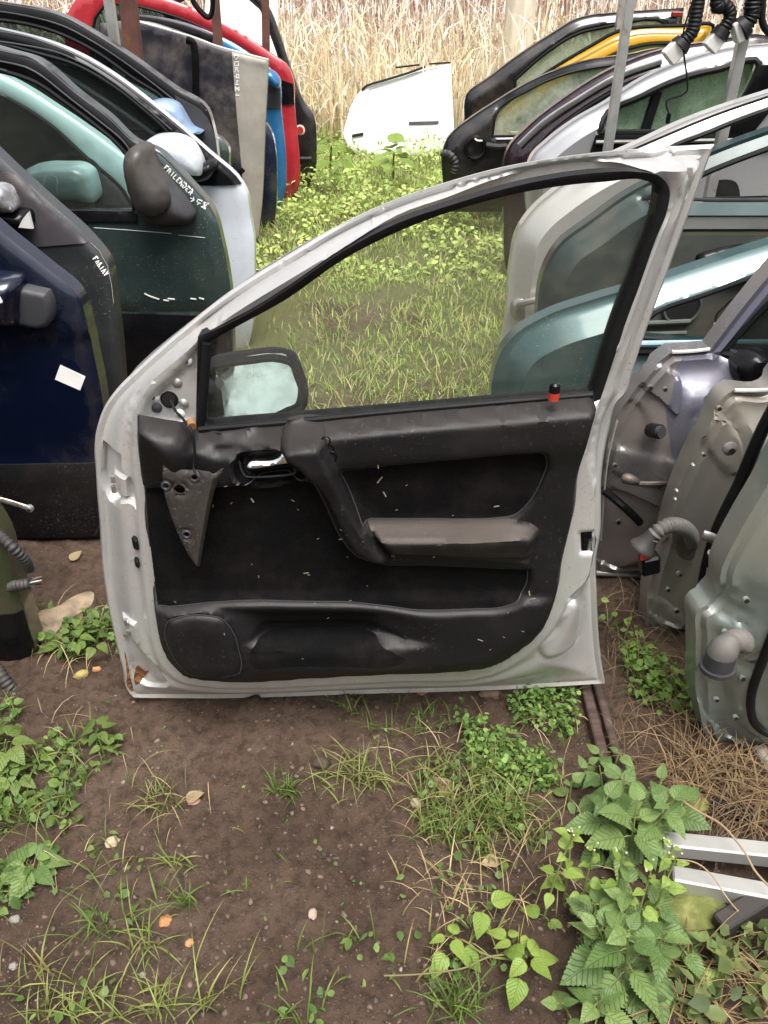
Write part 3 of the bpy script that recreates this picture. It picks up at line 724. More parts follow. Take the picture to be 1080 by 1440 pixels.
tube('cable', P_, .0022, RUBBER, cv, 8)
q = Cv.path([(268,592,-.03),(270,600,-.018)], n=3); q[:, 1] -= vb; tube('cable_sleeve', q, .007, mk('brown tape', (0.25, 0.12, 0.05), 0.6), cv, 10)
tag(cv, 'scuffed grey triangular plastic cover dangling by its cable on the silver door trim', 'trim cover')

# ------------------------------------------------------------------ the doors racked on both sides of the aisle
def gen_door(pl, label, outline, hole_px, paintm, mode, group, glass=None, prof=0.06, hole_h=0.03, step=0.03, extra_h=None, matfun=None, mats=None, seal=True, bulge=0.05, name='car_door', depth=0.05, seal_r=0.008, cut=None, feats=()):
    o = pl.poly(outline, 0 if mode == 'outer' else -2 * hole_h, 5); pl.u0 = float((o[:, 0].min() + o[:, 0].max()) / 2)
    h_ = pl.poly(hole_px, 0 if mode == 'outer' else -.012, 5) if hole_px else None
    v0, v1 = o[:, 1].min(), o[:, 1].max()
    def hf(P):
        dO = np.maximum(sd(o, P), 0)
        dH = pdist(h_, P) if h_ is not None else np.full(len(P), 1.0)
        if mode == 'outer':
            t = (P[:, 1] - v0) / 0.65 - 0.5
            tt = np.clip(t, -.5, .5); h = -bulge * tt * tt * 2 - 0.07 * np.maximum(0, (t - .5) * .65) - 0.012 * (1 - ss(dO, 0, 0.016)) - 0.006 * (1 - ss(dH, 0, 0.012))
        else:
            h = -hole_h * 2 + hole_h * 0.3 * ss(dO, 0.010, 0.016) + hole_h * 1.3 * ss(dO, 0.018, prof * 0.85) + hole_h * 0.4 * ss(dO, prof * 0.85, prof)
            h = h - 0.012 * (1 - ss(dH, 0, 0.014))
        if extra_h is not None: h = h + extra_h(P)
        return h
    FE = [(pl.poly(q, -hole_h, 4), dz) for q, dz in feats]; hf0 = hf
    if FE:
        def hf(P):
            h = hf0(P)
            for q, dz in FE: h = h + dz * ss(sd(q, P), -0.0025, 0.0025)
            return h
    root = empty(name, pl.matrix()); tag(root, label, 'car door', group)
    pl.root = root; pl.hf = hf; pl.out = o; pl.hole = h_
    ex = offs(o, (0.008, 0.016) if mode == 'outer' else (0.005, 0.010, 0.016, 0.022, 0.030, 0.038, prof * .85, prof), step * .6)
    for q, dz in FE: ex += offs(q, (-0.003, 0.003), 0.006)
    if h_ is not None: ex += offs(h_, (-0.007, -0.014), step * .6)
    relief('door_shell', pl, o, [h_] if h_ is not None else [], hf, step, mats or paintm, root, depth=depth, matfun=matfun, bstep=step * .6, extra=ex, ang=40, cut=cut)
    if h_ is not None and seal:
        q = np.vstack([h_, h_[:1]]); z = hf(q) if mode != 'outer' else hf(q)
        tube('window_seal', np.column_stack([q[:, 0] - pl.u0, q[:, 1], z]), seal_r, RUBBER, root, 8, False)
    if h_ is not None and glass is not None:
        c = h_.mean(0); g = c + (h_ - c) * 1.012
        wz = float(np.min(hf(resample(h_, .1)))) - 0.012
        relief('window_glass', pl, g, [], lambda P: wz + 0 * P[:, 0], 0.2, glass, root, depth=0.004)
    return root
def frame_black(pl, px):
    q = pl.poly(px, 0, 4); return dict(matfun=lambda P: inside(q, P).astype(int), cut=[(q, True)])
def plate(pl, name, px, w, mat, parent=None, t=0.004, dome=0.0, step=0.012, follow=False, depth=None, n=5, rr=0.02, label=None):
    """A patch on or in front of a door; follow lays it on the door surface, dome rounds it."""
    q = pl.poly(px, w, n)
    def hf(P):
        b = (pl.hf(P) + w) if follow else (w + 0 * P[:, 0])
        if dome: e = np.clip(sd(q, P) / (rr or float(sd(q, np.array([[a, b] for a in np.linspace(*q[:, 0][[q[:, 0].argmin(), q[:, 0].argmax()]], 24) for b in np.linspace(q[:, 1].min(), q[:, 1].max(), 24)])).max())), 0, 1); b = b + dome * np.sqrt(1 - (1 - e) ** 2)
        return b
    global LAST_H; LAST_H = hf
    o = relief(name, pl, q, [], hf, step, mat, parent or pl.root, depth=depth or t, bstep=step * .7, ang=50)
    if label: o['label'] = label
    return o
GLY = {'F': ['00-02', '02-22', '01-11'], 'R': ['00-02-12-21-01', '11-20'], 'I': ['10-12'], 'L': ['02-00-20'], 'E': ['22-02-00-20', '01-11'], 'N': ['00-02-20-22'],
       'D': ['00-02-12-21-10-00'], 'A': ['00-12-20', '01-21'], 'B': ['00-02-12-11-01', '11-20-00'], 'O': ['00-02-22-20-00'], '9': ['10-22-02-01-21'], '8': ['11-02-22-11-00-20-11'],
       '4': ['02-01-21', '22-20'], '1': ['10-12'], 'J': ['22-21-10-01'], '7': ['02-12-21-20'], '>': ['01-21', '12-21-10'], 'K': ['00-02', '22-01-20'], 'V': ['02-10-22'], 'X': ['01-12', '12-00', '11-20']}
def writing(pl, text, p0, p1, hpx, w=0.002, wid=0.0022, mat=None, upv=None, name='marker_writing', follow=True, label=None):
    """Hand-painted strokes between two pixels along the door surface."""
    rg = random.Random(len(text) * 7 + int(p0[0])); V = []; T = []
    p0 = np.array(p0, float); p1 = np.array(p1, float); d = (p1 - p0) / max(1, len(text)); L_ = np.linalg.norm(d); dn = d / L_
    up = np.array([dn[1], -dn[0]]) if upv is None else np.array(upv, float)
    for k, ch in enumerate(text):
        for st in GLY.get(ch, []):
            pts = []
            for tok in st.split('-'):
                a, b = int(tok[0]) / 2, int(tok[1]) / 2
                px = p0 + d * k + (dn * a * L_ * 0.62 + up * b * hpx) + np.array([rg.uniform(-.07, .07), rg.uniform(-.07, .07)]) * hpx
                pts.append(pl.uv(px[0], px[1], 0.0))
            pts = np.array(pts)
            for a, b in zip(pts[:-1], pts[1:]):
                t = b - a; l = np.linalg.norm(t) + 1e-9; t /= l; n_ = np.array([-t[1], t[0]]) * wid; a2 = a - t * wid * .6; b2 = b + t * wid * .6; i = len(V)
                for q in (a2 - n_, b2 - n_, b2 + n_, a2 + n_):
                    z = (float(pl.hf(q[None])[0]) if follow else 0.0) + w
                    V.append((q[0] - pl.u0, q[1], z))
                T += [(i, i + 1, i + 2), (i, i + 2, i + 3)]
    o = put(name, V, T, mat or WHITEMARK, pl.root)
    if label: o['label'] = label
    return o
def lump(pl, name, px, w, mat, dome=0.05, base=0.03, step=0.012, rr=0.03):
    return plate(pl, name, px, w, mat, dome=dome, step=step, depth=base + dome, rr=rr)

GL = 'car doors racked on the left of the aisle'; GR = 'car doors racked on the right of the aisle'
# ---- left row, outer skins towards the viewer, nearest first
OLIVE = paint('olive paint', (0.045, 0.052, 0.028), dirt=0.5, metal=.2)
L0 = Pl(1.30); r0 = gen_door(L0, 'olive green car door edge nearest on the left with corrugated wiring hoses', [(0,760),(15,815),(27,850),(37,895),(42,930),(30,942),(0,946),(-300,955),(-500,950,1),(-560,700),(-520,420,1),(-300,430),(-150,560),(-50,690)], [(-60,735,1),(-170,600),(-300,480),(-470,470),(-490,700,1)], OLIVE, 'outer', GL, G_DARK)
plate(L0, 'lower_molding', [(28,865,1),(35,895),(40,930),(28,940),(-100,945,1),(-120,880,1)], 0.004, PLASTIC, follow=True)
hose('wiring_hose', L0.path([(-14,742,-.02),(4,757,.0),(18,770,.01),(33,785,.0),(41,801,-.02)], n=6), .0105, HOSE, r0)
hose('wiring_hose', L0.path([(8,826,-.02),(24,823,.0),(42,820,.005)], n=6), .0105, HOSE, r0)
for k in range(4): tube('wire', L0.path([(41,820,.005),(48,814 + 4 * k,.01),(58,811 + 5 * k,.0)], n=4), .0014, [STEEL, WHITEPL, RUBBER, GREYPL][k], r0, 6)
hose('wiring_hose', L0.path([(-12,930,.02),(2,950,.05),(16,968,.06),(33,982,.05)], n=6), .0125, HOSE, r0)
plate(L0, 'hose_flange', [(8,961,1),(47,958,1),(48,985),(46,994),(8,1008,1),(4,1000)], 0.03, GREYPL, t=.008)
tube('check_strap', L0.path([(-20,698,-.06),(10,705,-.06),(38,714,-.06)], n=4), .006, STEEL, r0, 10, flat=.5)
ring('strap_eye', L0, 41, 716, -.06, .008, STEEL, r0)

NAVY = paint('navy paint', (0.0025, 0.006, 0.022), metal=.3, rough=.25, dirt=.2, speck=0)
L1 = Pl(1.755); r1 = gen_door(L1, 'navy blue car door with grey mirror and white paper sticker', [(0,338),(55,380),(104,421),(118,455),(125,491),(136,536),(143,574),(147,640),(148,700),(146,748),(138,762,1),(-300,766),(-700,764,1),(-745,450),(-720,120),(-600,85),(-300,120),(-100,255)], [(-30,380,1),(-130,300),(-300,175),(-590,140),(-640,370,1)], NAVY, 'outer', GL, G_DARK,
    extra_h=lambda P: 0.012 * ss(P[:, 1], L1.uv(60, 470)[1] - .02, L1.uv(60, 470)[1]) + 0.014 * ss(P[:, 1], L1.uv(60, 640)[1], L1.uv(60, 660)[1]))
plate(L1, 'lower_molding', [(-690,660,1),(0,652),(144,650,1),(146,700),(143,748),(136,760,1),(-690,762,1)], 0.005, mk('muddy black plastic', (.009, .009, .010), .5, spec=.2, dirt=.35, dcol=(.06, .045, .035), dthr=.55, speck=.5, scol=(.12, .10, .08), bump=.3, bscale=90), follow=True, step=.03)
lump(L1, 'mirror_housing', [(-40,392),(0,388),(26,394),(28,430),(26,455),(0,458),(-40,455)], 0.02, NAVY, dome=.05, rr=None)
lump(L1, 'mirror_base', [(24,402,1),(66,411,1),(69,416),(68,458),(62,461),(25,457,1)], 0.01, GREYPL, dome=.012, rr=.012, step=.006)
plate(L1, 'sticker', [(83,515,1),(119,531,1),(112,550,1),(76,535,1)], 0.002, PAPER, follow=True, t=.001)
plate(L1, 'sticker', [(-6,408,1),(3,422,1),(4,426,1),(-6,427,1)], 0.075, PAPER, t=.001)

DGREY = paint('dark grey paint', (0.030, 0.035, 0.038), metal=.3, dirt=.25, speck=.2)
L2 = Pl(2.1); r2 = gen_door(L2, 'dark grey car door with broken mirror arm and white handwriting at its edge', [(0,238),(60,290),(121,344),(146,375),(156,421),(164,471),(170,530),(173,600),(171,650),(160,672,1),(-200,676),(-620,674,1),(-650,350),(-600,60),(-300,35),(-130,120)], [(-20,262,1),(-120,175),(-300,80),(-560,90),(-580,345,1),(-30,345,1)], DGREY, 'outer', GL, G_DARK)
plate(L2, 'mirror_sail', [(-18,250,1),(0,247),(60,298),(118,346,1),(40,352,1),(-18,352,1)], 0.004, mk('violet grey plastic', (.05, .046, .056), .45, dirt=.2), follow=True)
lump(L2, 'mirror_arm', [(-30,294),(20,296),(38,300),(41,318),(20,322),(-30,324)], 0.01, PLASTIC, dome=.03)
lump(L2, 'mirror_cap', [(-20,262),(8,268),(14,280),(19,297),(8,300),(-20,298)], 0.04, mk('worn chrome', (.5, .5, .52), .25, .8, nvar=.3, nscale=30), dome=.02)
plate(L2, 'broken_end', [(40,298,1),(46,322,1),(26,320,1),(32,308)], 0.055, WHITEPL, t=.01)
writing(L2, 'FABIAV', (127, 368), (146, 393), 6.0, wid=.0014, upv=(.72, -.55))
tube('edge_scrape', np.array([np.append(L2.uv(x, y) - (L2.u0, 0), float(L2.hf(L2.uv(x, y)[None])[0]) + .004) for x, y in [(122,347),(134,358),(146,378),(153,404),(157,430)]]), .0009, mk('worn edge', (.3, .31, .31), .6), r2, 6)

GREEN = paint('dark green paint', (0.030, 0.052, 0.050), metal=.35, dirt=.25, speck=.25)
L3 = Pl(2.7); r3 = gen_door(L3, 'dark green car door with big black mirror and white handwriting along its pillar', [(0,73),(40,85),(100,133),(146,167),(183,201),(219,216),(243,238),(266,262),(287,285),(299,304),(311,343),(320,384),(325,420),(327,470),(325,520),(315,552,1),(0,556),(-300,556,1),(-325,300),(-280,70),(-100,48)], [(0,104),(42,119),(83,146),(125,177),(156,202),(179,229),(184,300,1),(0,303),(-262,305,1),(-270,120),(-120,92)], GREEN, 'outer', GL, G_CLEAR,
    extra_h=lambda P: -0.010 * (1 - ss(np.abs(P[:, 1] - L3.uv(240, 440)[1]), .004, .02)), mats=[GREEN, PLASTIC], **frame_black(L3, [(-400,302,1),(186,302,1),(196,240,1),(205,208,1),(150,120,1),(40,40,1),(-400,20,1)]))
plate(L3, 'belt_molding', [(-250,303,1),(0,300),(150,300),(190,302,1),(190,314,1),(0,314),(-250,316,1)], .008, PLASTIC, follow=True, step=.025)
plate(L3, 'lower_molding', [(-290,441,1),(100,441),(322,446,1),(325,500),(320,530),(314,550,1),(-290,552,1)], .006, PLASTIC, follow=True, step=.03)
lump(L3, 'mirror_base', [(192,250),(205,236),(222,240),(245,265),(266,290),(273,303),(268,313),(250,316),(205,312),(190,290)], .015, GREYPL, dome=.045, rr=None)
lump(L3, 'mirror_housing', [(181,210),(190,205),(204,208),(212,226),(222,245),(236,268),(240,285),(232,300),(215,306),(195,300),(182,275)], .055, mk('worn black plastic', (.03, .028, .028), .3, dirt=.4, dcol=(.14, .12, .1), dthr=.5), dome=.06, rr=None)
writing(L3, 'FRILENDER', (227, 240), (267, 278), 6.5, wid=.0014)
writing(L3, '>98', (264, 284), (290, 298), 7.0, wid=.0014)
for pts in ([(203,413),(212,417),(224,421)], [(230,422),(238,423)], [(236,420),(246,421)], [(268,420),(276,421)], [(280,419),(287,421)], [(130,322),(190,326),(240,330)], [(250,332),(280,335),(308,338)]):
    P_ = [np.append(L3.uv(x, y) - (L3.u0, 0), float(L3.hf(L3.uv(x, y)[None])[0]) + .001) for x, y in pts]
    tube('paint_scrape', sm3(P_, 4), .003 if pts[0][1] > 400 else .0012, mk('scraped paint', (.5, .52, .5), .7), r3, 6)

TEAL = paint('pale teal paint', (0.42, 0.60, 0.63), metal=.1, dirt=.15, speck=.1)
L4 = Pl(2.95); r4 = gen_door(L4, 'pale teal car door with oval teal mirror scratched J7', [(0,112),(77,158),(125,190),(177,228),(225,268),(262,320),(278,400),(280,500),(270,522,1),(0,526),(-260,526,1),(-270,300),(-240,80),(-100,80)], [(0,140),(62,177),(117,225),(178,283),(184,296,1),(0,299),(-220,300,1),(-210,120),(-90,112)], TEAL, 'outer', GL, G_DARK)
plate(L4, 'mirror_sail', [(122,226),(150,253),(181,283),(190,302,1),(118,302,1),(112,262)], .004, GREYPL, follow=True)
m4 = lump(L4, 'mirror_housing', [(29,250),(36,239),(54,233),(84,232),(114,235),(124,242),(130,256),(133,284),(100,282),(62,281),(47,276),(35,263)], .06, TEAL, dome=.05, rr=None)
for pts in ([(65,246),(63,254),(62,259),(57,263),(51,262)], [(74,247),(80,250),(82,258),(81,266),(82,274)]):
    Z = [L4.uv(x, y, .10) for x, y in pts]
    tube('scratch_mark', sm3([np.array([q[0] - L4.u0, q[1], float(LAST_H(q[None])[0]) + .001]) for q in Z], 4), .0016, WHITEMARK, m4, 6)
lump(L4, 'mirror_skirt', [(47,276),(62,281),(100,282),(133,284),(132,293),(100,294),(65,292),(52,285)], .055, PLASTIC, dome=.025, rr=.01)
WHITEP = paint('white silver paint', (0.62, 0.66, 0.72), metal=.2, dirt=.15, grime=(.15, .4))
L5 = Pl(3.15); r5 = gen_door(L5, 'white silver car door with white mirror and black window corner', [(344,500),(354,465),(357,420),(357,371),(356,340),(350,307),(344,274),(337,261),(290,218),(242,177),(198,142),(150,107),(104,80),(50,58),(0,45),(-150,25),(-250,45),(-275,250),(-250,500,1),(0,504)], [(255,258,1),(236,196),(190,152),(150,122),(104,96),(40,76),(-140,52),(-205,75),(-212,256,1)], WHITEP, 'outer', GL, G_DARK, mats=[WHITEP, PLASTIC], **frame_black(L5, [(-400,262,1),(345,262,1),(342,255,1),(150,90,1),(0,10,1),(-400,0,1)]))
plate(L5, 'mirror_sail', [(240,180,1),(290,219),(337,262,1),(300,264),(258,263,1),(246,225)], .008, PLASTIC, follow=True)
lump(L5, 'mirror_housing', [(202,203),(210,195),(228,191),(250,193),(266,201),(277,217),(284,236),(284,245),(262,246),(232,238),(212,222)], .06, WHITEP, dome=.05, rr=None)
lump(L5, 'mirror_base', [(266,238),(282,230),(300,228),(303,238),(296,250),(278,256),(262,252)], .02, PLASTIC, dome=.04, rr=.03)

SLATE = paint('slate paint', (0.05, 0.055, 0.065), metal=.3)
L6 = Pl(3.5); r6 = gen_door(L6, 'slate grey car door with light blue mirror behind the white mirror', [(0,4),(73,19),(125,46),(179,80),(241,124),(288,155),(298,185),(305,228),(314,300),(318,400),(310,444,1),(0,447),(-150,447,1),(-175,200),(-150,10),(-70,-4)], [(0,30),(70,46),(125,72),(180,110),(234,150),(244,184,1),(-120,190,1),(-110,40)], SLATE, 'outer', GL, G_DARK, mats=[SLATE, PLASTIC], **frame_black(L6, [(-400,192,1),(320,192,1),(310,150,1),(200,60,1),(50,-10,1),(-400,-30,1)]))
plate(L6, 'mirror_sail', [(243,136,1),(287,165),(296,184),(303,224,1),(270,200),(250,170)], .012, GREYPL, follow=True)
lump(L6, 'mirror_housing', [(206,146),(215,142),(233,141),(248,148),(258,163),(268,179),(283,187),(268,190),(248,180),(225,165)], .05, paint('light blue paint', (.30, .42, .62), metal=.3), dome=.04, rr=None)

L7 = Pl(3.9); r7 = gen_door(L7, 'bottle green car door edge peeping out beside the slate grey door', [(321,234),(318,207),(309,197),(296,190),(240,152),(180,118),(100,90),(0,85),(-60,100),(-70,405,1),(322,408,1),(330,380),(329,300)], [(270,186,1),(235,160),(175,130),(100,102),(0,98),(-30,110),(-34,190,1)], GREEN, 'outer', GL, G_DARK)

L8 = Pl(4.75, yaw=2)
PANELD = mk('grubby black paint', (.018, .018, .03), .35, .2, .4, dirt=.8, dcol=(.16, .13, .10), dthr=.5, dscale=4, nvar=.2)
PANELB = mk('dusty beige paint', (.36, .34, .30), .5, .1, .1, dirt=.6, dcol=(.27, .20, .16), dthr=.5, dscale=5, nvar=.1)
xb = None
def l8m(P): return np.where(P[:, 0] > L8.uv(332, 150)[0], 1, 0)
o8 = [(138,33,1),(190,29),(267,51),(308,66),(377,84,1),(375,130),(373,175),(368,290),(363,335,1),(346,337),(140,338,1),(136,180)]
r8 = gen_door(L8, 'tall flat van panel, half black and half dusty beige, with vertical white writing', o8, None, PANELD, 'outer', GL, mats=[PANELD, PANELB], matfun=l8m, cut=[(np.array([L8.uv(332, 150) * (1, 0) + (0, -.2), L8.uv(332, 150) * (1, 0) + (0, 1.6)]), False)], step=.025, bulge=.0, name='van_cargo_door',
    extra_h=lambda P: -0.012 * (1 - ss(np.abs(P[:, 0] - L8.uv(256, 120)[0]), .006, .02)) + .004 * ss(P[:, 0], L8.uv(334, 150)[0] - .004, L8.uv(334, 150)[0] + .004))
tube('seal_strip', L8.path([(262,56,.01),(271,60,.01),(274,75,.01),(275,110,.01),(275,150,.01),(274,200,.01)], n=4), .018, PLASTIC, r8, 10, flat=.6)
writing(L8, 'DOK9481', (329, 78), (331, 140), 5.2, wid=.0026, upv=(1, 0))
tube('rim_edge', L8.path([(190,29,.004),(267,51,.004),(308,66,.004),(377,84,.004)], n=4), .005, WHITEPL, r8, 6)
tube('door_handle', L8.path([(331,250,.02),(335,246,.05),(343,238,.05)], n=3), .012, PLASTIC, r8, 8)

L9 = Pl(5.1); r9 = gen_door(L9, 'dark navy car door edge just behind the beige van panel', [(374,175),(382,189),(387,212),(389,248),(388,290),(384,321,1),(365,323),(150,322,1),(150,160),(340,160)], None, paint('dull navy paint', (.008, .016, .05), dirt=.5), 'outer', GL)
BLUE = paint('bright blue paint', (0.02, 0.16, 0.38), metal=.3, dirt=.15)
L10 = Pl(5.5); r10 = gen_door(L10, 'bright blue car door with blue mirror between navy and red doors', [(386,304),(400,272),(402,236),(398,189),(394,155),(392,118),(340,72),(300,50),(200,22),(150,22),(140,180),(150,300,1)], [(378,132,1),(366,112),(325,80),(290,66),(200,44),(170,60),(170,132,1)], BLUE, 'outer', GL, G_DARK, mats=[BLUE, PLASTIC], **frame_black(L10, [(100,140,1),(292,140,1),(298,40,1),(280,0,1),(100,0,1)]))
plate(L10, 'mirror_sail', [(374,110,1),(392,120,1),(394,154,1),(372,153,1)], .01, GREYPL, follow=True, step=.02)
lump(L10, 'mirror_housing', [(374,100),(380,99),(390,107),(394,117),(392,124),(374,112)], .05, BLUE, dome=.04, step=.015, rr=None)
RED = paint('red paint', (0.42, 0.018, 0.03), metal=.15, dirt=.1, speck=.1)
L11 = Pl(5.9); r11 = gen_door(L11, 'red car door with red window pillar beside the blue door', [(406,288),(420,262),(421,236),(417,189),(413,150),(411,112),(405,97),(377,75),(309,31),(240,2),(150,-15),(100,0),(95,150),(100,285,1)], [(392,140,1),(382,106),(334,66),(300,48),(230,20),(140,10),(122,142,1)], RED, 'outer', GL, G_DARK)
plate(L11, 'mirror_sail', [(394,113,1),(411,119,1),(413,148,1),(392,147,1)], .01, PLASTIC, follow=True, step=.02)
BLACK = paint('black paint', (0.008, 0.008, 0.010), metal=.1, dirt=.25)
L12 = Pl(6.3); r12 = gen_door(L12, 'black car door with small badge at the far end of the left row', [(428,267),(440,255),(444,236),(445,200),(441,163),(426,142),(414,113),(403,82),(391,46),(377,12),(365,-5),(250,-20),(220,120),(225,265,1)], [(400,120,1),(392,85),(378,45),(364,12),(250,2),(245,120,1)], BLACK, 'outer', GL, glassmat('bare clear glass', (.98, .99, .98), .02))
ring('badge', L12, 422, 183, float(L12.hf(L12.uv(422, 183)[None])[0]) + .002, .035, WHITEPL, r12, REDPL, .7, .004)
tube('side_molding', L12.path([(422,223,.01),(438,223,.005)], n=3), .012, GREYPL, r12, 8)

FLINE = mk('frame edge highlight', (.10, .10, .105), .3, .4)
for pl_, pts in ((L3, [(-100,52),(0,76),(40,88),(100,136),(146,170),(183,204),(219,219),(243,241),(266,265),(287,288),(299,307)]), (L3, [(-100,74),(0,90),(42,104),(90,140),(135,174),(165,198),(184,222)]),
                 (L5, [(-140,28),(0,48),(50,61),(104,83),(150,110),(198,145),(242,180),(290,221),(335,262)]), (L5, [(-140,42),(40,68),(104,89),(150,116),(190,146),(238,186)]),
                 (L6, [(-60,0),(0,7),(73,22),(125,49),(179,83),(241,127),(288,158)]), (L6, [(-60,14),(0,18),(72,34),(125,60),(180,96),(236,138),(268,164)])):
    P_ = sm3([np.array([*(pl_.uv(x, y) - (pl_.u0, 0)), float(pl_.hf(pl_.uv(x, y)[None])[0]) + .001]) for x, y in pts], 5)
    tube('frame_lip_highlight', P_, .0028, FLINE, pl_.root, 6)  # grey strips along the frame edges also paint in their thin highlights
# ---- right row, inner sides and hinge edges towards the viewer, nearest first
GREYGREEN = mk('grey green primer', (0.26, 0.30, 0.28), 0.28, 0.5, 0.5, dirt=0.5, dcol=(.16, .115, .07), dthr=.53, dscale=6, nvar=.1, speck=.4)
R1 = Pl(0.975, yaw=4)
rr1 = gen_door(R1, 'grey green car door nearest on the right with a light grey hose boot', [(1075,690),(1045,740),(1015,800),(1004,852),(987,862),(982,900),(983,960),(986,1010),(996,1040),(1020,1056),(1080,1062),(1400,1080),(1700,1085,1),(1760,700),(1700,320),(1400,290),(1200,470)], [(1200,640,1),(1280,540),(1420,380),(1640,390),(1670,680,1)], GREYGREEN, 'inner', GR, G_DARK, prof=.10, hole_h=.035, step=.012, feats=[([(1004,955),(1016,948),(1030,985),(1046,1018),(1072,1034),(1078,1046),(1030,1046),(1006,1028)], -.008), ([(1012,867),(1056,864),(1060,872),(1058,880),(1014,878)], -.006), ([(1062,905),(1058,930),(1046,940),(1030,936),(1034,890),(1050,880)], -.005)],
    extra_h=lambda P: -0.01 * ss(P[:, 1], R1.uv(1040, 866)[1] + .012, R1.uv(1040, 866)[1] - .002) * (1 - ss(P[:, 0], R1.uv(1056, 860)[0], R1.uv(1066, 860)[0])))
tube('door_seal', R1.path([(1120,820,.0),(1092,880,.0),(1072,930,-.01),(1058,970,-.015),(1056,1000,-.015),(1066,1022,-.01),(1100,1036,.0),(1200,1042,.0)], n=5), .008, RUBBER, rr1, 10)
hose('hose_boot', R1.path([(1050,905,-.045),(1040,900,-.02),(1030,902,.0),(1024,908,.01)], n=6), .018, HOSEG, rr1, .008, .12)
tube('boot_flange', R1.path([(1060,905,-.045),(1052,905,-.04)], n=2), np.array([.034, .034, .030]), HOSEG, rr1, 16)
tube('connector_cap', R1.path([(1030,897,.005),(1019,912,.012),(1013,922,.012)], n=3), np.array([.016, .018, .022, .024, .024, .024, .024]), HOSEG, rr1, 16)
tube('connector_ring', R1.path([(1015,918,.012),(1010,936,.012)], n=3), .025, GREYPL, rr1, 16)
tube('connector_lip', R1.path([(1010,935,.012),(1009,940,.012)], n=2), .030, GREYPL, rr1, 16)

BEIGEG = mk('dirty grey primer', (0.29, 0.28, 0.255), 0.28, 0.5, 0.5, dirt=0.55, dcol=(.19, .15, .095), dthr=.5, dscale=4, nvar=.1, speck=.3)
R2 = Pl(1.292, yaw=4)
rr2 = gen_door(R2, 'dirty grey car door with corrugated hose and red black plug', [(1032,548,1),(1018,558),(1000,590),(975,640),(950,700),(933,760),(918,815),(908,868),(909,884),(920,892),(985,893),(1300,905),(1600,905,1),(1650,600),(1600,250),(1350,240),(1180,420),(1110,510),(1082,548)], [(1125,560,1),(1200,470),(1360,300),(1550,310),(1570,560,1)], BEIGEG, 'inner', GR, G_DARK, prof=.14, hole_h=.045, step=.012, feats=[([(1000,604),(1020,594),(1038,610),(1044,640),(1030,668),(1012,652),(1002,630)], .007), ([(926,815),(950,775),(968,790),(962,850),(972,882),(930,882)], -.007), ([(1016,586,1),(1021,585,1),(1022,602,1),(1017,603,1)], -.008), ([(996,604,1),(1014,602,1),(1014,608,1),(996,610,1)], -.006), ([(1075,600),(1200,560),(1300,880),(1000,885),(998,850),(1006,800),(1022,745),(1050,685)], -.022), ([(915,862),(930,856),(965,885),(920,888)], .005)])
tube('door_seal', R2.path([(1110,540,.01),(1085,580,.005),(1065,620,.0),(1040,680,-.005),(1010,742,-.005),(993,800,-.01),(985,850,-.015),(974,888,-.03)], n=5), .012, RUBBER, rr2, 10)
tube('flange_lip', R2.path([(1033,549,-.085),(1060,549,-.085),(1085,548,-.08)], n=3), .004, WHITEPL, rr2, 6)
hose('wiring_hose', R2.path([(968,772,-.06),(972,755,-.03),(962,742,.0),(945,738,.02),(928,745,.03),(916,757,.03)], n=6), .0145, HOSEG, rr2, .009, .13)
plate(R2, 'hose_plate', [(950,745,1),(972,748),(978,765),(972,788),(958,785),(950,765)], -.035, HOSE, t=.02)
tube('plug_boot', R2.path([(920,750,.03),(908,765,.03),(902,772,.03)], n=3), np.array([.014, .015, .017, .021, .025, .027, .027]), HOSE, rr2, 16)
c = R2.loc(913, 792, .03); pg = boxmesh('plug', c, (.018, .004, 0), (-.004, .022, 0), (0, 0, .016), PLASTIC, rr2, .005)
c2 = R2.loc(908, 782, .046); boxmesh('plug_latch', c2, (.011, .003, 0), (-.002, .007, 0), (0, 0, .004), REDPL, pg, .002)
ring('bolt_hole', R2, 1027, 632, -.022, .014, BEIGEG, rr2, DARKVOID, .45, .008)
ring('grommet', R2, 1035, 717, .002, .013, RUBBER, rr2, STEEL, .4, .006)
ring('bolt_hole', R2, 956, 808, -.04, .007, STEEL, rr2, DARKVOID, .4, .002)
tube('hinge_arm', R2.path([(988,752,.03),(1000,756,.035),(1014,764,.03),(1026,770,.02)], n=4), .011, STEEL, rr2, 12, flat=.7)
boxmesh('hinge_block', R2.loc(1030, 765, .02), (.010, .003, 0), (-.004, .018, 0), (0, 0, .012), RUBBER, rr2, .004)
tube('hinge_pin', R2.path([(1024,748,.025),(1034,744,.025)], n=2), .007, STEEL, rr2, 10)
tube('cable_sleeve', R2.path([(1004,776,.012),(1008,800,.012),(1004,835,.01),(996,860,.0)], n=4), .013, mk('silver sleeve', (.5, .5, .48), .35, .6), rr2, 12)
for x, y, r_ in [(940,830,.005),(952,860,.006),(1012,575,.005),(990,640,.004),(962,735,.005)]: ring('bolt_hole', R2, x, y, -.038, r_, BEIGEG, rr2, DARKVOID, .72, .001)
for x, y, r_ in [(1020,890,.005),(1045,955,.006),(1008,985,.005),(1035,1010,.005),(1050,845,.006)]: ring('bolt_hole', R1, x, y, -.022, r_, GREYGREEN, rr1, DARKVOID, .72, .001)
for x, y in [(952,691),(950,703),(975,655)]: ring('rivet', R2, x, y, -.035, .004, STEEL, rr2, None)

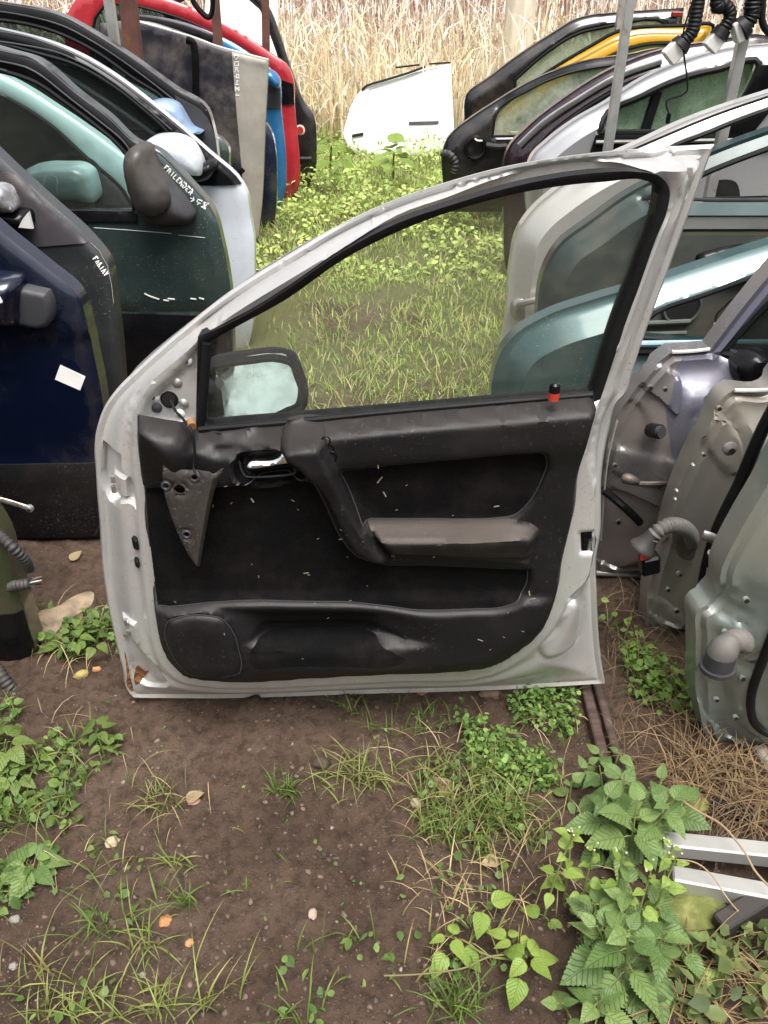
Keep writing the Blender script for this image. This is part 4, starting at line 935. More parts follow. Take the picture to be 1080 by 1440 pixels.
LAV = paint('lavender paint', (0.125, 0.125, 0.165), metal=.4, rough=.3, dirt=.2, grime=None)
SHUT = mk('grimy shut face', (0.20, 0.19, 0.19), 0.26, 0.5, 0.5, dirt=0.65, dcol=(.15, .095, .055), dthr=.52, dscale=4, nvar=.15)
R3 = Pl(1.497, yaw=3)
lavr = R3.poly([(1000,492),(985,520),(971,534),(955,570),(947,590),(946,620),(950,660),(955,720),(960,800),(1200,830),(1560,830),(1560,100),(1300,200),(1080,380)], 0, 4)
rr3 = gen_door(R3, 'lavender car door with grimy hinge edge behind the silver door', [(1000,491,1),(945,495,1),(925,510),(895,545),(873,580),(856,620),(847,680),(840,740),(835,800),(840,813,1),(1150,822),(1500,832,1),(1560,500),(1500,170),(1300,200),(1120,345),(1045,432)], [(1036,516,1),(1085,462),(1180,370),(1310,260),(1450,230),(1490,490,1),(1250,522)], LAV, 'inner', GR, G_DARK, prof=.13, hole_h=.045, step=.012, feats=[([(852,640,1),(945,636,1),(946,662),(858,668)], .005), ([(848,702),(925,706),(938,798),(842,800)], -.010), ([(908,535),(940,525),(958,535),(955,560),(948,578),(932,566),(918,558)], .012), ([(880,590),(900,575),(912,590),(905,640),(878,640)], -.005)],
    mats=[SHUT, LAV], matfun=lambda P: inside(lavr, P).astype(int), cut=[(lavr, True)])
tube('flange_lip', R3.path([(945,495,-.085),(972,494,-.085),(998,491,-.085)], n=3), .004, WHITEPL, rr3, 6)
for x, y, w_, r_ in [(915,546,-.03,.006),(936,548,-.02,.005),(870,735,-.05,.007),(895,760,-.05,.006),(865,655,-.045,.005),(905,790,-.05,.005)]: ring('bolt_hole', R3, x, y, w_, r_, SHUT, rr3, DARKVOID, .72, .001)
tube('weld_seam', R3.path([(868,592,-.055),(856,640,-.055),(850,690,-.055),(845,760,-.06)], n=3), .002, mk('seam sealer', (.3, .29, .27), .6), rr3, 6)
tube('hinge_bush', R3.path([(916,605,-.04),(927,607,.0)], n=3), .016, RUBBER, rr3, 14)
tube('hinge_bush_cap', R3.path([(926,607,.0),(931,608,.008)], n=2), .013, GREYPL, rr3, 14)
tube('check_strap', R3.path([(876,676,-.01),(900,680,.0),(925,680,.0),(940,679,-.01)], n=3), .006, mk('rusted strap', (.13, .11, .10), .5, .5, rust=.5), rr3, 8)
tube('strap_end', R3.path([(875,672,.0),(886,674,.006),(897,678,.004)], n=3), np.array([.008, .011, .012, .012, .011, .009, .007]), mk('rusted strap', (.13, .11, .10)), rr3, 10)
tube('inner_brace', R3.path([(850,690,-.06),(880,715,-.02),(900,735,-.02)], n=3), .010, PLASTIC, rr3, 8)
tube('bottom_hem', R3.path([(838,806,-.08),(880,808,-.075),(960,812,-.07)], n=3), .007, STEEL, rr3, 8)
lump(R3, 'sail_bracket', [(1036,516,1),(1060,500),(1090,505),(1100,540),(1060,552),(1044,545)], .0, PLASTIC, dome=.015, rr=.012)

PTEAL = paint('silver teal paint', (0.38, 0.52, 0.53), metal=.45, dirt=.15, grime=None)
TEAL_BEHIND_GLASS = paint('teal paint dimmed by glass', (0.014, 0.062, 0.068), metal=.35, dirt=.25, grime=None)  # same teal door, darkened in colour where dirty glass covers it
R4 = Pl(1.94)
t4 = R4.poly([(889,380,1),(905,385),(1080,343),(1300,285),(1520,290),(1540,800),(880,800),(880,500),(872,470)], 0, 4)
rr4 = gen_door(R4, 'teal car door with pale window pillar seen partly through the silver door window', [(690,560),(693,530),(705,495),(725,470),(760,448),(838,420),(905,401),(1080,344),(1300,288),(1500,300),(1535,480),(1500,690,1),(740,690,1),(700,650)], [(880,474,1),(905,452),(1000,414),(1080,386),(1300,330),(1450,335),(1470,478,1),(1000,484)], TEAL_BEHIND_GLASS, 'inner', GR, None, prof=.07, hole_h=.03, step=.02, mats=[TEAL_BEHIND_GLASS, PTEAL], matfun=lambda P: inside(t4, P).astype(int), cut=[(t4, True)])
tube('sill_trim', R4.path([(860,484,.01),(1000,482,.01),(1250,480,.01)], n=3), .008, mk('light blue trim', (.42, .62, .70), .3, .3), rr4, 8)
tube('sill_rubber', R4.path([(860,495,.008),(1000,494,.008),(1250,492,.008)], n=3), .010, RUBBER, rr4, 8)
R5 = Pl(2.34)
rr5 = gen_door(R5, 'dark teal car door with bare inner panel and round speaker hole', [(757,540),(755,440),(765,380),(785,345),(830,310),(880,274),(925,250),(1000,214),(1080,184),(1300,120),(1430,130),(1480,300),(1450,600,1),(770,602,1)], [(908,284,1),(930,278),(1000,244),(1080,213),(1290,152),(1390,165),(1410,282,1)], mk('dark teal inner', (.010, .032, .034), .4, .3, .4, dirt=.35, dthr=.55), 'inner', GR, None, prof=.06, hole_h=.03, step=.02)
plate(R5, 'inner_panel', [(900,330,1),(1400,330,1),(1420,560,1),(880,580,1),(870,440),(885,380)], .004, mk('grey green inner panel', (.065, .075, .065), .5, .2, dirt=.5, dthr=.52), follow=True, step=.03)
q5 = R5.uv(958, 430); a_ = np.linspace(0, 2 * pi, 25)[:-1]
relief('speaker_hole', R5, np.stack([q5[0] + .052 * np.cos(a_), q5[1] + .050 * np.sin(a_)], 1), [], lambda P: .012 + 0 * P[:, 0], .03, DARKVOID, rr5, depth=.003)
tube('speaker_rim', np.array([[q5[0] - R5.u0 + .054 * cos(t), q5[1] + .052 * sin(t), .012] for t in np.linspace(0, 2 * pi, 28)]), .004, mk('grey green rim', (.08, .09, .08), .5), rr5, 6, False)
for k, (ya, yb, mt) in enumerate([(286,303,mk('grey teal strip', (.10, .14, .14), .4, .3)), (305,322,mk('pale grey strip', (.24, .24, .22), .4, .3)), (326,338,mk('olive strip', (.09, .09, .05), .5))]):
    plate(R5, 'sill_strip', [(918,ya,1),(1400,ya,1),(1400,yb,1),(916,yb,1)], .010 - .004 * k, mt, follow=True, step=.05)
lump(R5, 'regulator', [(980,360),(1000,352),(1080,356),(1080,385),(990,385)], .01, PLASTIC, dome=.02, rr=.02)
tube('inner_rib', R5.path([(905,455,.012),(970,452,.012)], n=2), .008, mk('grey green rib', (.09, .10, .085), .5), rr5, 8)
tube('inner_rib', R5.path([(900,470,.012),(965,468,.012)], n=2), .007, mk('grey green rib', (.09, .10, .085), .5), rr5, 8)
plate(R5, 'paper_tag', [(1004,454,1),(1023,452,1),(1018,476,1),(1000,480,1)], .03, mk('yellowed paper', (.62, .56, .38), .8), t=.001)
tube('wire', R5.path([(1030,420,.02),(1018,432,.02),(1008,442,.02),(1006,456,.025)], n=4), .003, RUBBER, rr5, 6)

CREAM = paint('pale silver paint', (0.52, 0.51, 0.49), metal=.4, dirt=.3, grime=None, dscale=5)
R6 = Pl(2.74)
rr6 = gen_door(R6, 'pale silver car door whose hinge edge shows through the window glass', [(712,515),(713,440),(718,370),(728,325),(750,294),(780,268),(840,228),(900,200),(960,172),(1080,130),(1250,85),(1380,100),(1425,250),(1400,505,1),(716,518,1)], [(893,288,1),(925,224),(1000,187),(1080,157),(1240,115),(1340,125),(1365,288,1)], CREAM, 'inner', GR, None, prof=.07, hole_h=.03, step=.02)
tube('check_strap', R6.path([(728,428,.0),(745,424,.03),(765,420,.04)], n=3), .012, STEEL, rr6, 8)
lump(R6, 'hinge', [(722,425),(738,418),(742,435),(738,450),(722,448)], -.03, STEEL, dome=.02, rr=.015)
plate(R6, 'door_card', [(790,330,1),(870,300),(1380,296,1),(1390,490,1),(770,495,1),(768,400)], .006, mk('black door card', (.012, .016, .018), .5, dirt=.3), follow=True, step=.03)
tube('window_seal_strip', R6.path([(812,244,-.02),(900,206,-.02),(1000,164,-.02),(1080,136,-.02)], n=4), .004, RUBBER, rr6, 6)

R7 = Pl(3.36)
SILV2 = paint('bright silver paint', (0.50, 0.50, 0.52), metal=.55, dirt=.15, grime=None)
rr7 = gen_door(R7, 'silver car door with green tinted window behind the grey post', [(742,300),(740,245),(748,220),(770,198),(810,168),(849,146),(905,110),(955,88),(1027,68),(1080,62),(1180,62),(1250,90),(1270,220),(1250,395,1),(746,400,1)], [(842,186,1),(850,168),(900,138),(947,116),(1010,98),(1068,90),(1060,112),(1012,187,1)], SILV2, 'inner', GR, G_GREEN, prof=.06, hole_h=.025, step=.022, seal_r=.012)
plate(R7, 'sill_trim', [(838,190,1),(1200,188,1),(1200,212,1),(830,214,1)], .010, PLASTIC, follow=True, step=.04)
plate(R7, 'pillar_trim', [(1072,92,1),(1120,90),(1050,200,1),(1014,190,1)], .008, PLASTIC, follow=True, step=.03)
tube('glass_channel', R7.path([(925,128,-.05),(905,190,-.05)], n=2), .02, RUBBER, rr7, 8)
plate(R7, 'speaker_mesh', [(1000,258),(1035,256),(1038,290),(1000,292)], .006, DARKVOID, follow=True, step=.03)
tube('sill_chrome', R7.path([(838,200,.016),(960,198,.016),(1040,197,.016)], n=2), .007, STEEL, rr7, 8)

PLUM = paint('plum paint', (0.020, 0.008, 0.014), metal=.3, rough=.25, dirt=.1, grime=None)
R8 = Pl(4.1)
rr8 = gen_door(R8, 'plum coloured car door with shiny window pillar behind the silver one', [(712,378),(708,300),(708,230),(715,208),(740,180),(787,142),(867,93),(930,70),(1000,58),(1080,50),(1115,70),(1110,220),(1090,372,1)], [(748,222,1),(768,195),(800,168),(860,130),(950,94),(1050,80),(1070,190,1)], PLUM, 'inner', GR, G_DARK, prof=.06, hole_h=.025, step=.03, seal_r=.012)
tube('pillar_highlight', R8.path([(730,205,.0),(765,172,.0),(810,142,.0),(868,108,.0),(930,86,.0)], n=4), .014, mk('silver highlight', (.6, .58, .6), .2, .9), rr8, 8, flat=.6)  # silver strip paints in the bright highlight along the pillar
R9 = Pl(5.0)
rr9 = gen_door(R9, 'black car door with speaker hole and fogged window', [(626,298,1),(623,255),(622,213),(627,198),(638,184),(660,167),(695,144),(744,115),(798,93),(831,84),(880,77),(950,72),(965,90),(940,200),(905,298,1)], [(692,192,1),(698,160),(744,127),(798,104),(860,92),(930,86),(925,186,1)], BLACK, 'inner', GR, G_MILKY, prof=.06, hole_h=.02, step=.03, seal_r=.008)
tube('speaker_rim', np.array([[R9.loc(668, 208)[0] + .055 * cos(t), R9.loc(668, 208)[1] + .055 * sin(t), .01] for t in np.linspace(0, 2 * pi, 24)]), .012, PLASTIC, rr9, 8, False)
tube('pull_handle', R9.path([(684,204,.02),(700,206,.03),(712,205,.02)], n=3), .014, GREYPL, rr9, 8)
tube('wire', R9.path([(668,195,.02),(672,198,.03),(678,198,.02)], n=3), .005, WHITEPL, rr9, 6)
hose('wiring_hose', R9.path([(622,216,.0),(632,217,.03),(640,228,.03),(638,242,.02)], n=4), .02, HOSE, rr9, .02)
YEL = paint('taxi yellow paint', (0.62, 0.33, 0.01), metal=.05, dirt=.1, grime=None)
R10 = Pl(5.4)
rr10 = gen_door(R10, 'yellow car door frame between two black doors', [(652,286,1),(650,210),(700,155),(760,108),(830,66),(880,42),(960,37),(1002,37,1),(985,72),(950,200),(930,286,1)], [(715,182,1),(740,158),(790,122),(850,83),(885,68),(955,62),(970,64),(945,182,1)], YEL, 'inner', GR, G_MILKY, prof=.05, hole_h=.018, step=.03, seal_r=.010)
tube('frame_rubber', R10.path([(652,214,.0),(700,157,.0),(760,108,.0),(830,65,.0),(880,41,.0),(960,36,.0),(1003,36,.0),(985,74,.0)], n=4), .010, PLASTIC, rr10, 8)
R11 = Pl(5.8)
rr11 = gen_door(R11, 'black car door standing tallest at the far end of the right row', [(655,280,1),(653,175),(656,133),(687,109),(731,76),(776,47),(809,27),(831,21),(860,18),(962,11,1),(955,60),(930,280,1)], [(724,112,1),(760,80),(815,46),(850,38),(935,32),(920,150,1),(724,152,1)], BLACK, 'inner', GR, G_MILKY, prof=.05, hole_h=.018, step=.03, seal_r=.012)
boxmesh('tail_marker', R11.loc(952, 20, .01), (.035, 0, 0), (0, .014, 0), (0, 0, .012), mk('dark red lens', (.2, .015, .015), .3), rr11, .006)

# ---- the white door lying back against the reeds at the end of the aisle
WHITED = paint('white paint', (0.80, 0.80, 0.79), metal=0, dirt=.08, speck=.05, grime=(.06, .2))
WD = Pl(7.75, lean=22)
rw = gen_door(WD, 'white car door lying back against the dry reeds', [(483,188),(486,173),(508,126),(517,119),(560,106),(596,95),(634,88,1),(637,150),(640,206,1),(600,216),(549,222),(508,217),(486,199)], [(520,125,1),(596,100,1),(630,93,1),(631,112,1),(512,140,1)], WHITED, 'outer', None, None, step=.03, seal=False, bulge=.02)
plate(WD, 'window_panel', [(513,141,1),(521,124,1),(596,100,1),(630,93,1),(632,113,1)], -.02, WHITED, t=.01)
tube('window_rubber', WD.path([(509,127,.0),(517,120,.01),(540,113,.01),(570,104,.01),(598,94,.01)], n=3), .010, RUBBER, rw, 6)
tube('roof_strip', WD.path([(556,95,.02),(590,91,.02)], n=2), .008, RUBBER, rw, 6); tube('roof_strip', WD.path([(603,90,.02),(634,88,.02)], n=2), .008, RUBBER, rw, 6)
plate(WD, 'door_handle', [(575,171,1),(617,170,1),(617,174,1),(575,175,1)], .012, GREYPL, t=.01, step=.03)
tube('side_mark', WD.path([(495,191,.012),(511,188,.012)], n=2), .012, RUBBER, rw, 6)
# big white panel showing through the far black door's window
WPN = Pl(7.2, lean=18)
rwp = gen_door(WPN, 'white sheet panel standing behind the black and red doors', [(288,-40,1),(388,-40,1),(392,120,1),(392,236,1),(282,238,1),(284,120)], None, WHITED, 'outer', None, None, step=.05, bulge=.0, name='white_sheet_panel')
rwp['category'] = 'sheet panel'; r8['category'] = 'van door'

# ------------------------------------------------------------------ rack posts and hanging harnesses
def post(label, px0, px1, d, w, mat, name='rack_post', up=1.95, group='rack posts', wd=None):
    """Upright tube standing on the ground at depth d, passing through two pixels."""
    pl = Pl(d); a = pl.uv(*px0); b = pl.uv(*px1); dirn = (a - b) / np.linalg.norm(a - b)
    if dirn[1] < 0: dirn = -dirn
    base = b + dirn * ((0.0 - b[1]) / dirn[1]); top = b + dirn * ((up - b[1]) / dirn[1])
    o = bar(name, pl.world(base[0], base[1] - .03, 0), pl.world(top[0], top[1], 0), w, wd or w, mat, None, .002, up=(0, 1, 0))
    return tag(o, label, 'post', group)
post('thin galvanised square post rising in front of the black and yellow doors', (886, 0), (854, 215), 3.1, .030, GALV)
post('galvanised square post in front of the green tinted car window', (1052, 20), (996, 280), 3.1, .034, GALV)
post('short grey post half hidden by the thin galvanised one', (876, 5), (866, 75), 5.6, .05, GALV, up=1.6)
post('grey steel post rising behind the slate grey door frame', (153, 0), (163, 70), 3.75, .036, GALV)
post('wide rust brown post beside the grey steel one', (180, 0), (190, 90), 4.0, .064, RUSTY)
post('rust brown post in front of the red door pillar', (302, 0), (307, 64), 5.25, .046, RUSTY)
post('rust brown post at the left edge of the white van panel', (373, 0), (374, 74), 6.1, .046, RUSTY)
railR = bar('rack_rail', (.55, 3.1, 1.93), (3.2, 3.1, 1.93), .04, .04, GALV); tag(railR, 'galvanised rail across the tops of the right hand posts', 'rail')
railL = bar('rack_rail', (-3.2, 3.95, 1.93), (-.9, 3.95, 1.93), .05, .05, RUSTY); tag(railL, 'rust brown rail across the tops of the left hand posts', 'rail')
H = Pl(3.06)
def harness(label, pts, r, end, wires=()):
    q0 = H.uv(*pts[0]); H.u0 = float(q0[0]); z0 = 1.93
    P_ = [np.array([q0[0] - H.u0 + .02, z0 - .0, 0]), np.array([q0[0] - H.u0 + .012, (z0 + q0[1]) / 2, .0])] + [H.loc(x, y, 0) for x, y in pts]
    lo = min(p[1] for p in P_); M = H.matrix(); M[2][3] += lo
    o = empty('wiring_harness', M); S = sm3(P_, 6); S[:, 1] -= lo
    hose('harness_sleeve', S, r * .85, RUBBER, o, .012, .07)
    e0, e1 = [H.loc(x, y, 0) - (0, lo, 0) for x, y in end]
    tube('harness_boot', sm3([S[-1], (S[-1] + e0) / 2, e0], 3), np.linspace(r * 1.1, r * 1.35, 7), RUBBER, o, 12)
    d = e1 - e0; bar('connector', e0, e1, r * 2.1, r * 1.6, WHITEPL, o, .003, up=(0, 0, 1))
    for w in wires:
        W_ = sm3([H.loc(x, y, .02) - (0, lo, 0) for x, y in w], 5); tube('loose_wire', W_, .0032, RUBBER, o, 6)
        tube('wire_plug', np.array([W_[-1], W_[-1] + (0, -.03, 0)]), .008, PLASTIC, o, 8)
    tag(o, label, 'harness', 'wiring harnesses hanging from the rail')
harness('black corrugated harness with white plug and a long loose wire', [(984, -10), (978, 25), (973, 45), (962, 58)], .026, [(955, 66), (938, 83)], [[(977, -5), (962, 40), (961, 70), (967, 118), (962, 132), (940, 140), (937, 148), (941, 160)]])
harness('black corrugated harness kinked to the left, middle of the three', [(1008, -8), (1021, 8), (1027, 22), (1018, 40)], .024, [(1010, 52), (996, 69)])
harness('thick black harness with a short white end beside the galvanised post', [(1061, -8), (1058, 18), (1050, 34)], .030, [(1041, 42), (1031, 48)])
H.u0 = 0; C4 = sm3([H.world(*H.uv(1076, -30), 0), H.world(*H.uv(1072, 10), 0), H.world(*H.uv(1073, 34), 0), H.world(*H.uv(1086, 48), 0), H.world(*H.uv(1110, 44), 0), H.world(*H.uv(1124, -30), 0)], 6)
tag(tube('cable_loop', C4, .011, RUBBER), 'thin black cable loop at the top right corner', 'cable')
S_ = Pl(4.9); SP = sm3([S_.world(*S_.uv(x, y), 0) for x, y in [(262,-30),(272,2),(284,18),(294,24),(299,12),(300,-30)]], 6)
tag(tube('grab_strap', SP, .014, PLASTIC), 'black strap loop hanging by the rust brown post', 'strap')

# ------------------------------------------------------------------ vegetation and litter
LEAFG = mk('grass blades', (0, 0, 0), 0.55, attr=True, nvar=0.15, nscale=20, transl=0.28, spec=0.35)
STRAWM = mk('straw', (0, 0, 0), 0.7, attr=True, nvar=0.15, transl=0.3, spec=0.25)
def blades(base, L_, lean, az, wid, col, seg=4, bend=1.0, rg=RNG):
    """Curved tapering grass blades: arrays of base points, lengths, lean angle, azimuth, width, colour."""
    n = len(base); base = np.asarray(base, float); t = np.linspace(0, 1, seg + 1)
    d = np.stack([np.cos(az), np.sin(az), 0 * az], 1); s = np.stack([-np.sin(az), np.cos(az), 0 * az], 1)
    tw = rg.uniform(-.6, .6, n)[:, None]; s = s * np.cos(tw) + d * np.sin(tw)
    V = []; C = []
    for k, tt in enumerate(t):
        a = lean * (0.35 + 0.65 * bend * tt)
        c = base + d * (L_ * tt * np.sin(a))[:, None]; c[:, 2] += L_ * tt * np.cos(a)
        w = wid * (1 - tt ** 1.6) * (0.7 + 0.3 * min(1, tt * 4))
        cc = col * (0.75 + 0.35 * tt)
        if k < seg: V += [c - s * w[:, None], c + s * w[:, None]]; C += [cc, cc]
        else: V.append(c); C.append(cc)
    m = 2 * seg + 1; V = np.stack(V, 1).reshape(-1, 3); C = np.stack(C, 1).reshape(-1, 3); T = []
    for k in range(seg - 1): T += [(2*k, 2*k+1, 2*k+3), (2*k, 2*k+3, 2*k+2)]
    T.append((2*seg-2, 2*seg-1, 2*seg)); T = np.array(T)
    return V, (np.arange(n)[:, None, None] * m + T[None]).reshape(-1, 3), np.clip(C, 0, 1)
def leaflets(base, nrm, az, ln, wid, col, fold=0.2):
    """Small pointed leaves: 8 vertices with a midrib fold, lying along az with surface normal nrm."""
    n = len(base); N_ = nrm / np.linalg.norm(nrm, axis=1)[:, None]
    d = np.stack([np.cos(az), np.sin(az), 0 * az], 1); d = d - N_ * (d * N_).sum(1)[:, None]; d /= np.linalg.norm(d, axis=1)[:, None]
    s = np.cross(N_, d); V = []; C = []
    for (a, b) in [(0, 0), (.25, .38), (.25, -.38), (.3, 0), (.6, .42), (.6, -.42), (.65, 0), (1, 0)]:
        up = fold * abs(b) - .25 * a * a
        V.append(base + d * (ln * a)[:, None] + s * (wid * b)[:, None] * 1.2 + N_ * (ln * up)[:, None]); C.append(col * (0.85 if b == 0 else 1.05))
    V = np.stack(V, 1).reshape(-1, 3); C = np.stack(C, 1).reshape(-1, 3)
    T = np.array([(0,3,1),(0,2,3),(1,3,6),(1,6,4),(3,2,5),(3,5,6),(4,6,7),(6,5,7)])
    return V, (np.arange(n)[:, None, None] * 8 + T[None]).reshape(-1, 3), np.clip(C, 0, 1)
class Acc:
    def __init__(s): s.V = []; s.T = []; s.C = []; s.n = 0
    def add(s, r):
        V, T, C = r; s.V.append(V); s.T.append(T + s.n); s.C.append(C); s.n += len(V)
    def put(s, name, mat, label=None, cat=None, group=None, kind=None):
        o = put(name, np.vstack(s.V), np.vstack(s.T), mat, None, True, 0, np.vstack(s.C)); return tag(o, label, cat, group, kind)
def gcol(n, a, b, rg=RNG, v=.25):
    t = rg.random(n)[:, None]; return (np.array(a) * (1 - t) + np.array(b) * t) * (1 + v * (rg.random(n)[:, None] - .5) * 2)
def lift(xy): return np.column_stack([xy, gh(xy[:, 0], xy[:, 1])])
G1, G2, GY_ = (.075, .135, .025), (.17, .24, .05), (.30, .29, .10)
DRY1, DRY2 = (.36, .25, .12), (.58, .46, .26)

# grass and weeds between the rows, thick towards the reeds
A = Acc(); n = 150000; F1, F2 = (.23, .37, .065), (.50, .63, .18)
xy = np.column_stack([RNG.uniform(-2.6, 4.2, n), 2.25 + RNG.random(n) ** 1.15 * 7.5])
m = fbm(xy[:, 0] * 1.5 + 11, xy[:, 1] * 1.2, 4)
lane = np.exp(-((xy[:, 0] - 0.12 * (xy[:, 1] - 2)) / .95) ** 2)
soilp = ss(xy[:, 0], -.02 * xy[:, 1], -.28 * xy[:, 1] ** .5) * (1 - ss(xy[:, 1], 4.3, 5.6))
dens = ss(m, .33, .45) * (1 - .95 * soilp); dens = np.maximum(dens, ss(xy[:, 1], 3.9, 5.0) * .95) * ss(xy[:, 1], 2.3, 2.65)
xy = xy[RNG.random(n) < dens]; n = len(xy)
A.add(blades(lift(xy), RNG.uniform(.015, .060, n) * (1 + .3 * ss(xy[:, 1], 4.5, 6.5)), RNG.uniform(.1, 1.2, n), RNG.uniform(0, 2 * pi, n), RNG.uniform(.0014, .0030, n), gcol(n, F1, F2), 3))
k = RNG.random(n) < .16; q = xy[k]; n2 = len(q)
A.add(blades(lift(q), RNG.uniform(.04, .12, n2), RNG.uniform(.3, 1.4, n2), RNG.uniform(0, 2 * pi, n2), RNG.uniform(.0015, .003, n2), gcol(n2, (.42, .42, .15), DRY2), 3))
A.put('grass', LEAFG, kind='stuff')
A = Acc(); n = 36000
xy = np.column_stack([RNG.uniform(-2.4, 4.5, n), 4.0 + RNG.random(n) ** .9 * 5.6])
xy = xy[fbm(xy[:, 0] * 2.3, xy[:, 1] * 2.0 + 7, 3) + .25 * ss(xy[:, 1], 4.5, 6) > .52]; n = len(xy)
hgt = fbm(xy[:, 0] * 3, xy[:, 1] * 3, 2); b = lift(xy); b[:, 2] += RNG.random(n) * .22 * ss(hgt, .35, .75) * (.4 + .6 * ss(xy[:, 1], 4.5, 6.5))
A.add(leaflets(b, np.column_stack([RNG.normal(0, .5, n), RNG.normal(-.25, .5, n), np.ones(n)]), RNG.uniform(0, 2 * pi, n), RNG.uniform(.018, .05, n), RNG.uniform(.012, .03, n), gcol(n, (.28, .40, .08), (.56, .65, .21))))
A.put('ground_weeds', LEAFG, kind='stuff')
# dry reeds and brush closing the yard
A = Acc(); n = 15000
xy = np.column_stack([RNG.uniform(-7, 9, n), 8.35 + RNG.random(n) ** 1.3 * 5])
A.add(blades(lift(xy), RNG.uniform(.35, 1.25, n), np.abs(RNG.normal(0, .28, n)), RNG.uniform(0, 2 * pi, n), RNG.uniform(.003, .008, n), gcol(n, (.82, .60, .33), (.98, .94, .80)), 4, 1.3))
n = 6000; xy = np.column_stack([RNG.uniform(-7, 9, n), 8.3 + RNG.random(n) ** 1.3 * 5]); b = lift(xy); b[:, 2] += RNG.uniform(.1, .9, n)
A.add(blades(b, RNG.uniform(.25, .7, n), RNG.uniform(.5, 1.8, n), RNG.uniform(0, 2 * pi, n), RNG.uniform(.006, .014, n), gcol(n, (.86, .70, .42), (.98, .95, .80)), 3, 1.2))
A.put('dry_reeds', STRAWM, kind='stuff')
A = Acc(); n = 16000     # pinkish brown dead brush higher up behind the reeds
xy = np.column_stack([RNG.uniform(-8, 11, n), RNG.uniform(9.6, 14.0, n)]); b = lift(xy); b[:, 2] += RNG.uniform(.3, 2.4, n)
A.add(blades(b, RNG.uniform(.25, .8, n), RNG.uniform(0, 2.2, n), RNG.uniform(0, 2 * pi, n), RNG.uniform(.006, .012, n), gcol(n, (.70, .52, .46), (.98, .92, .86)), 3, 1.1))
n = 2500; xy = np.column_stack([RNG.uniform(-8, 11, n), RNG.uniform(11, 14.5, n)])
A.add(blades(lift(xy), RNG.uniform(1.6, 3.4, n), np.abs(RNG.normal(0, .2, n)), RNG.uniform(0, 2 * pi, n), RNG.uniform(.008, .018, n), gcol(n, (.40, .26, .22), (.60, .44, .36)), 4, 1.0))
A.put('dead_brush', STRAWM, kind='stuff')
# a grassy bank behind everything so that no bare horizon shows
bx = np.linspace(-60, 60, 90); by = np.linspace(13, 45, 40); BX, BY = np.meshgrid(bx, by)
BZ = 3.4 * ss(BY, 13, 24) + (fbm(BX * .5, BY * .5, 4) - .5) * 1.0 - .05
I2 = np.arange(BX.size).reshape(BX.shape); Q2 = np.stack([I2[:-1, :-1].ravel(), I2[:-1, 1:].ravel(), I2[1:, 1:].ravel(), I2[1:, :-1].ravel()], 1)
bank = put('bank', np.stack([BX.ravel(), BY.ravel(), BZ.ravel()], 1), Q2, mk('dry grass bank', (.85, .76, .62), .9, nvar=.2, nscale=3, bump=.5, bscale=20), None, True, 0); tag(bank, kind='structure')
# sky blocking bank added unseen behind the viewer to block low sky light
rx = np.linspace(-40, 40, 60); ry = np.linspace(-7, -30, 30); RX, RY = np.meshgrid(rx, ry)
RZ = 5.5 * ss(-RY, 7, 13) + (fbm(RX * .6 + 9, RY * .6, 4) - .5) * 1.4 - .2
I3 = np.arange(RX.size).reshape(RX.shape); Q3 = np.stack([I3[:-1, :-1].ravel(), I3[1:, :-1].ravel(), I3[1:, 1:].ravel(), I3[:-1, 1:].ravel()], 1)
sky_block = put('sky_block_bank', np.stack([RX.ravel(), RY.ravel(), RZ.ravel()], 1), Q3, mk('sky blocking bank', (.07, .09, .04), .9, nvar=.5, nscale=4, bump=.5, bscale=20), None, True, 0); tag(sky_block, kind='structure')
# pale posts out there
PALE = mk('bleached wood', (.66, .58, .48), .8, nvar=.15, stretch=(6, 6, 1), nscale=4)
pb = gp(680, 128); wp = tube('timber_post', np.array([[.98 * 1.0 + .12 * 0 + 1.03, 9.1, -.05], [1.05 + .98, 9.1, 1.0], [1.07 + .98, 9.1, 2.6]]) - (.72, 0, 0), np.array([.15, .145, .14]), PALE, None, 14)
tag(wp, 'thick bleached timber post standing in the dry reeds', 'post')
tp_ = tube('thin_pole', np.array([[2.28, 9.3, -.05], [2.29, 9.3, 1.2], [2.30, 9.3, 2.4]]), .028, PALE, None, 8); tag(tp_, 'thin pale pole in the reeds right of the thick timber post', 'pole')

# near ground: small clods, pebbles, straw
def rockmesh(seed, nu=10, nv=7, rough=.25):
    rg = np.random.default_rng(seed); V = [(0, 0, 1.0)]; T = []
    for i in range(1, nv):
        th = pi * i / nv
        for k in range(nu):
            ph = 2 * pi * k / nu; r = 1 + rough * (vnoise(np.array([3 * cos(ph) * sin(th) + seed * 7.7]), np.array([3 * sin(ph) * sin(th) + 2.2 * cos(th) + seed]))[0] - .5) * 2
            V.append((r * sin(th) * cos(ph), r * sin(th) * sin(ph), r * cos(th)))
    V.append((0, 0, -1.0)); L_ = len(V) - 1
    for k in range(nu):
        T.append((0, 1 + k, 1 + (k + 1) % nu)); T.append((L_, 1 + (nv - 2) * nu + (k + 1) % nu, 1 + (nv - 2) * nu + k))
        for i in range(nv - 2):
            a = 1 + i * nu + k; b = 1 + i * nu + (k + 1) % nu; T += [(a, a + nu, b + nu), (a, b + nu, b)]
    return np.array(V), np.array(T)
RK = [rockmesh(s, 7, 5, .35) for s in range(6)]
A = Acc(); n = 5200
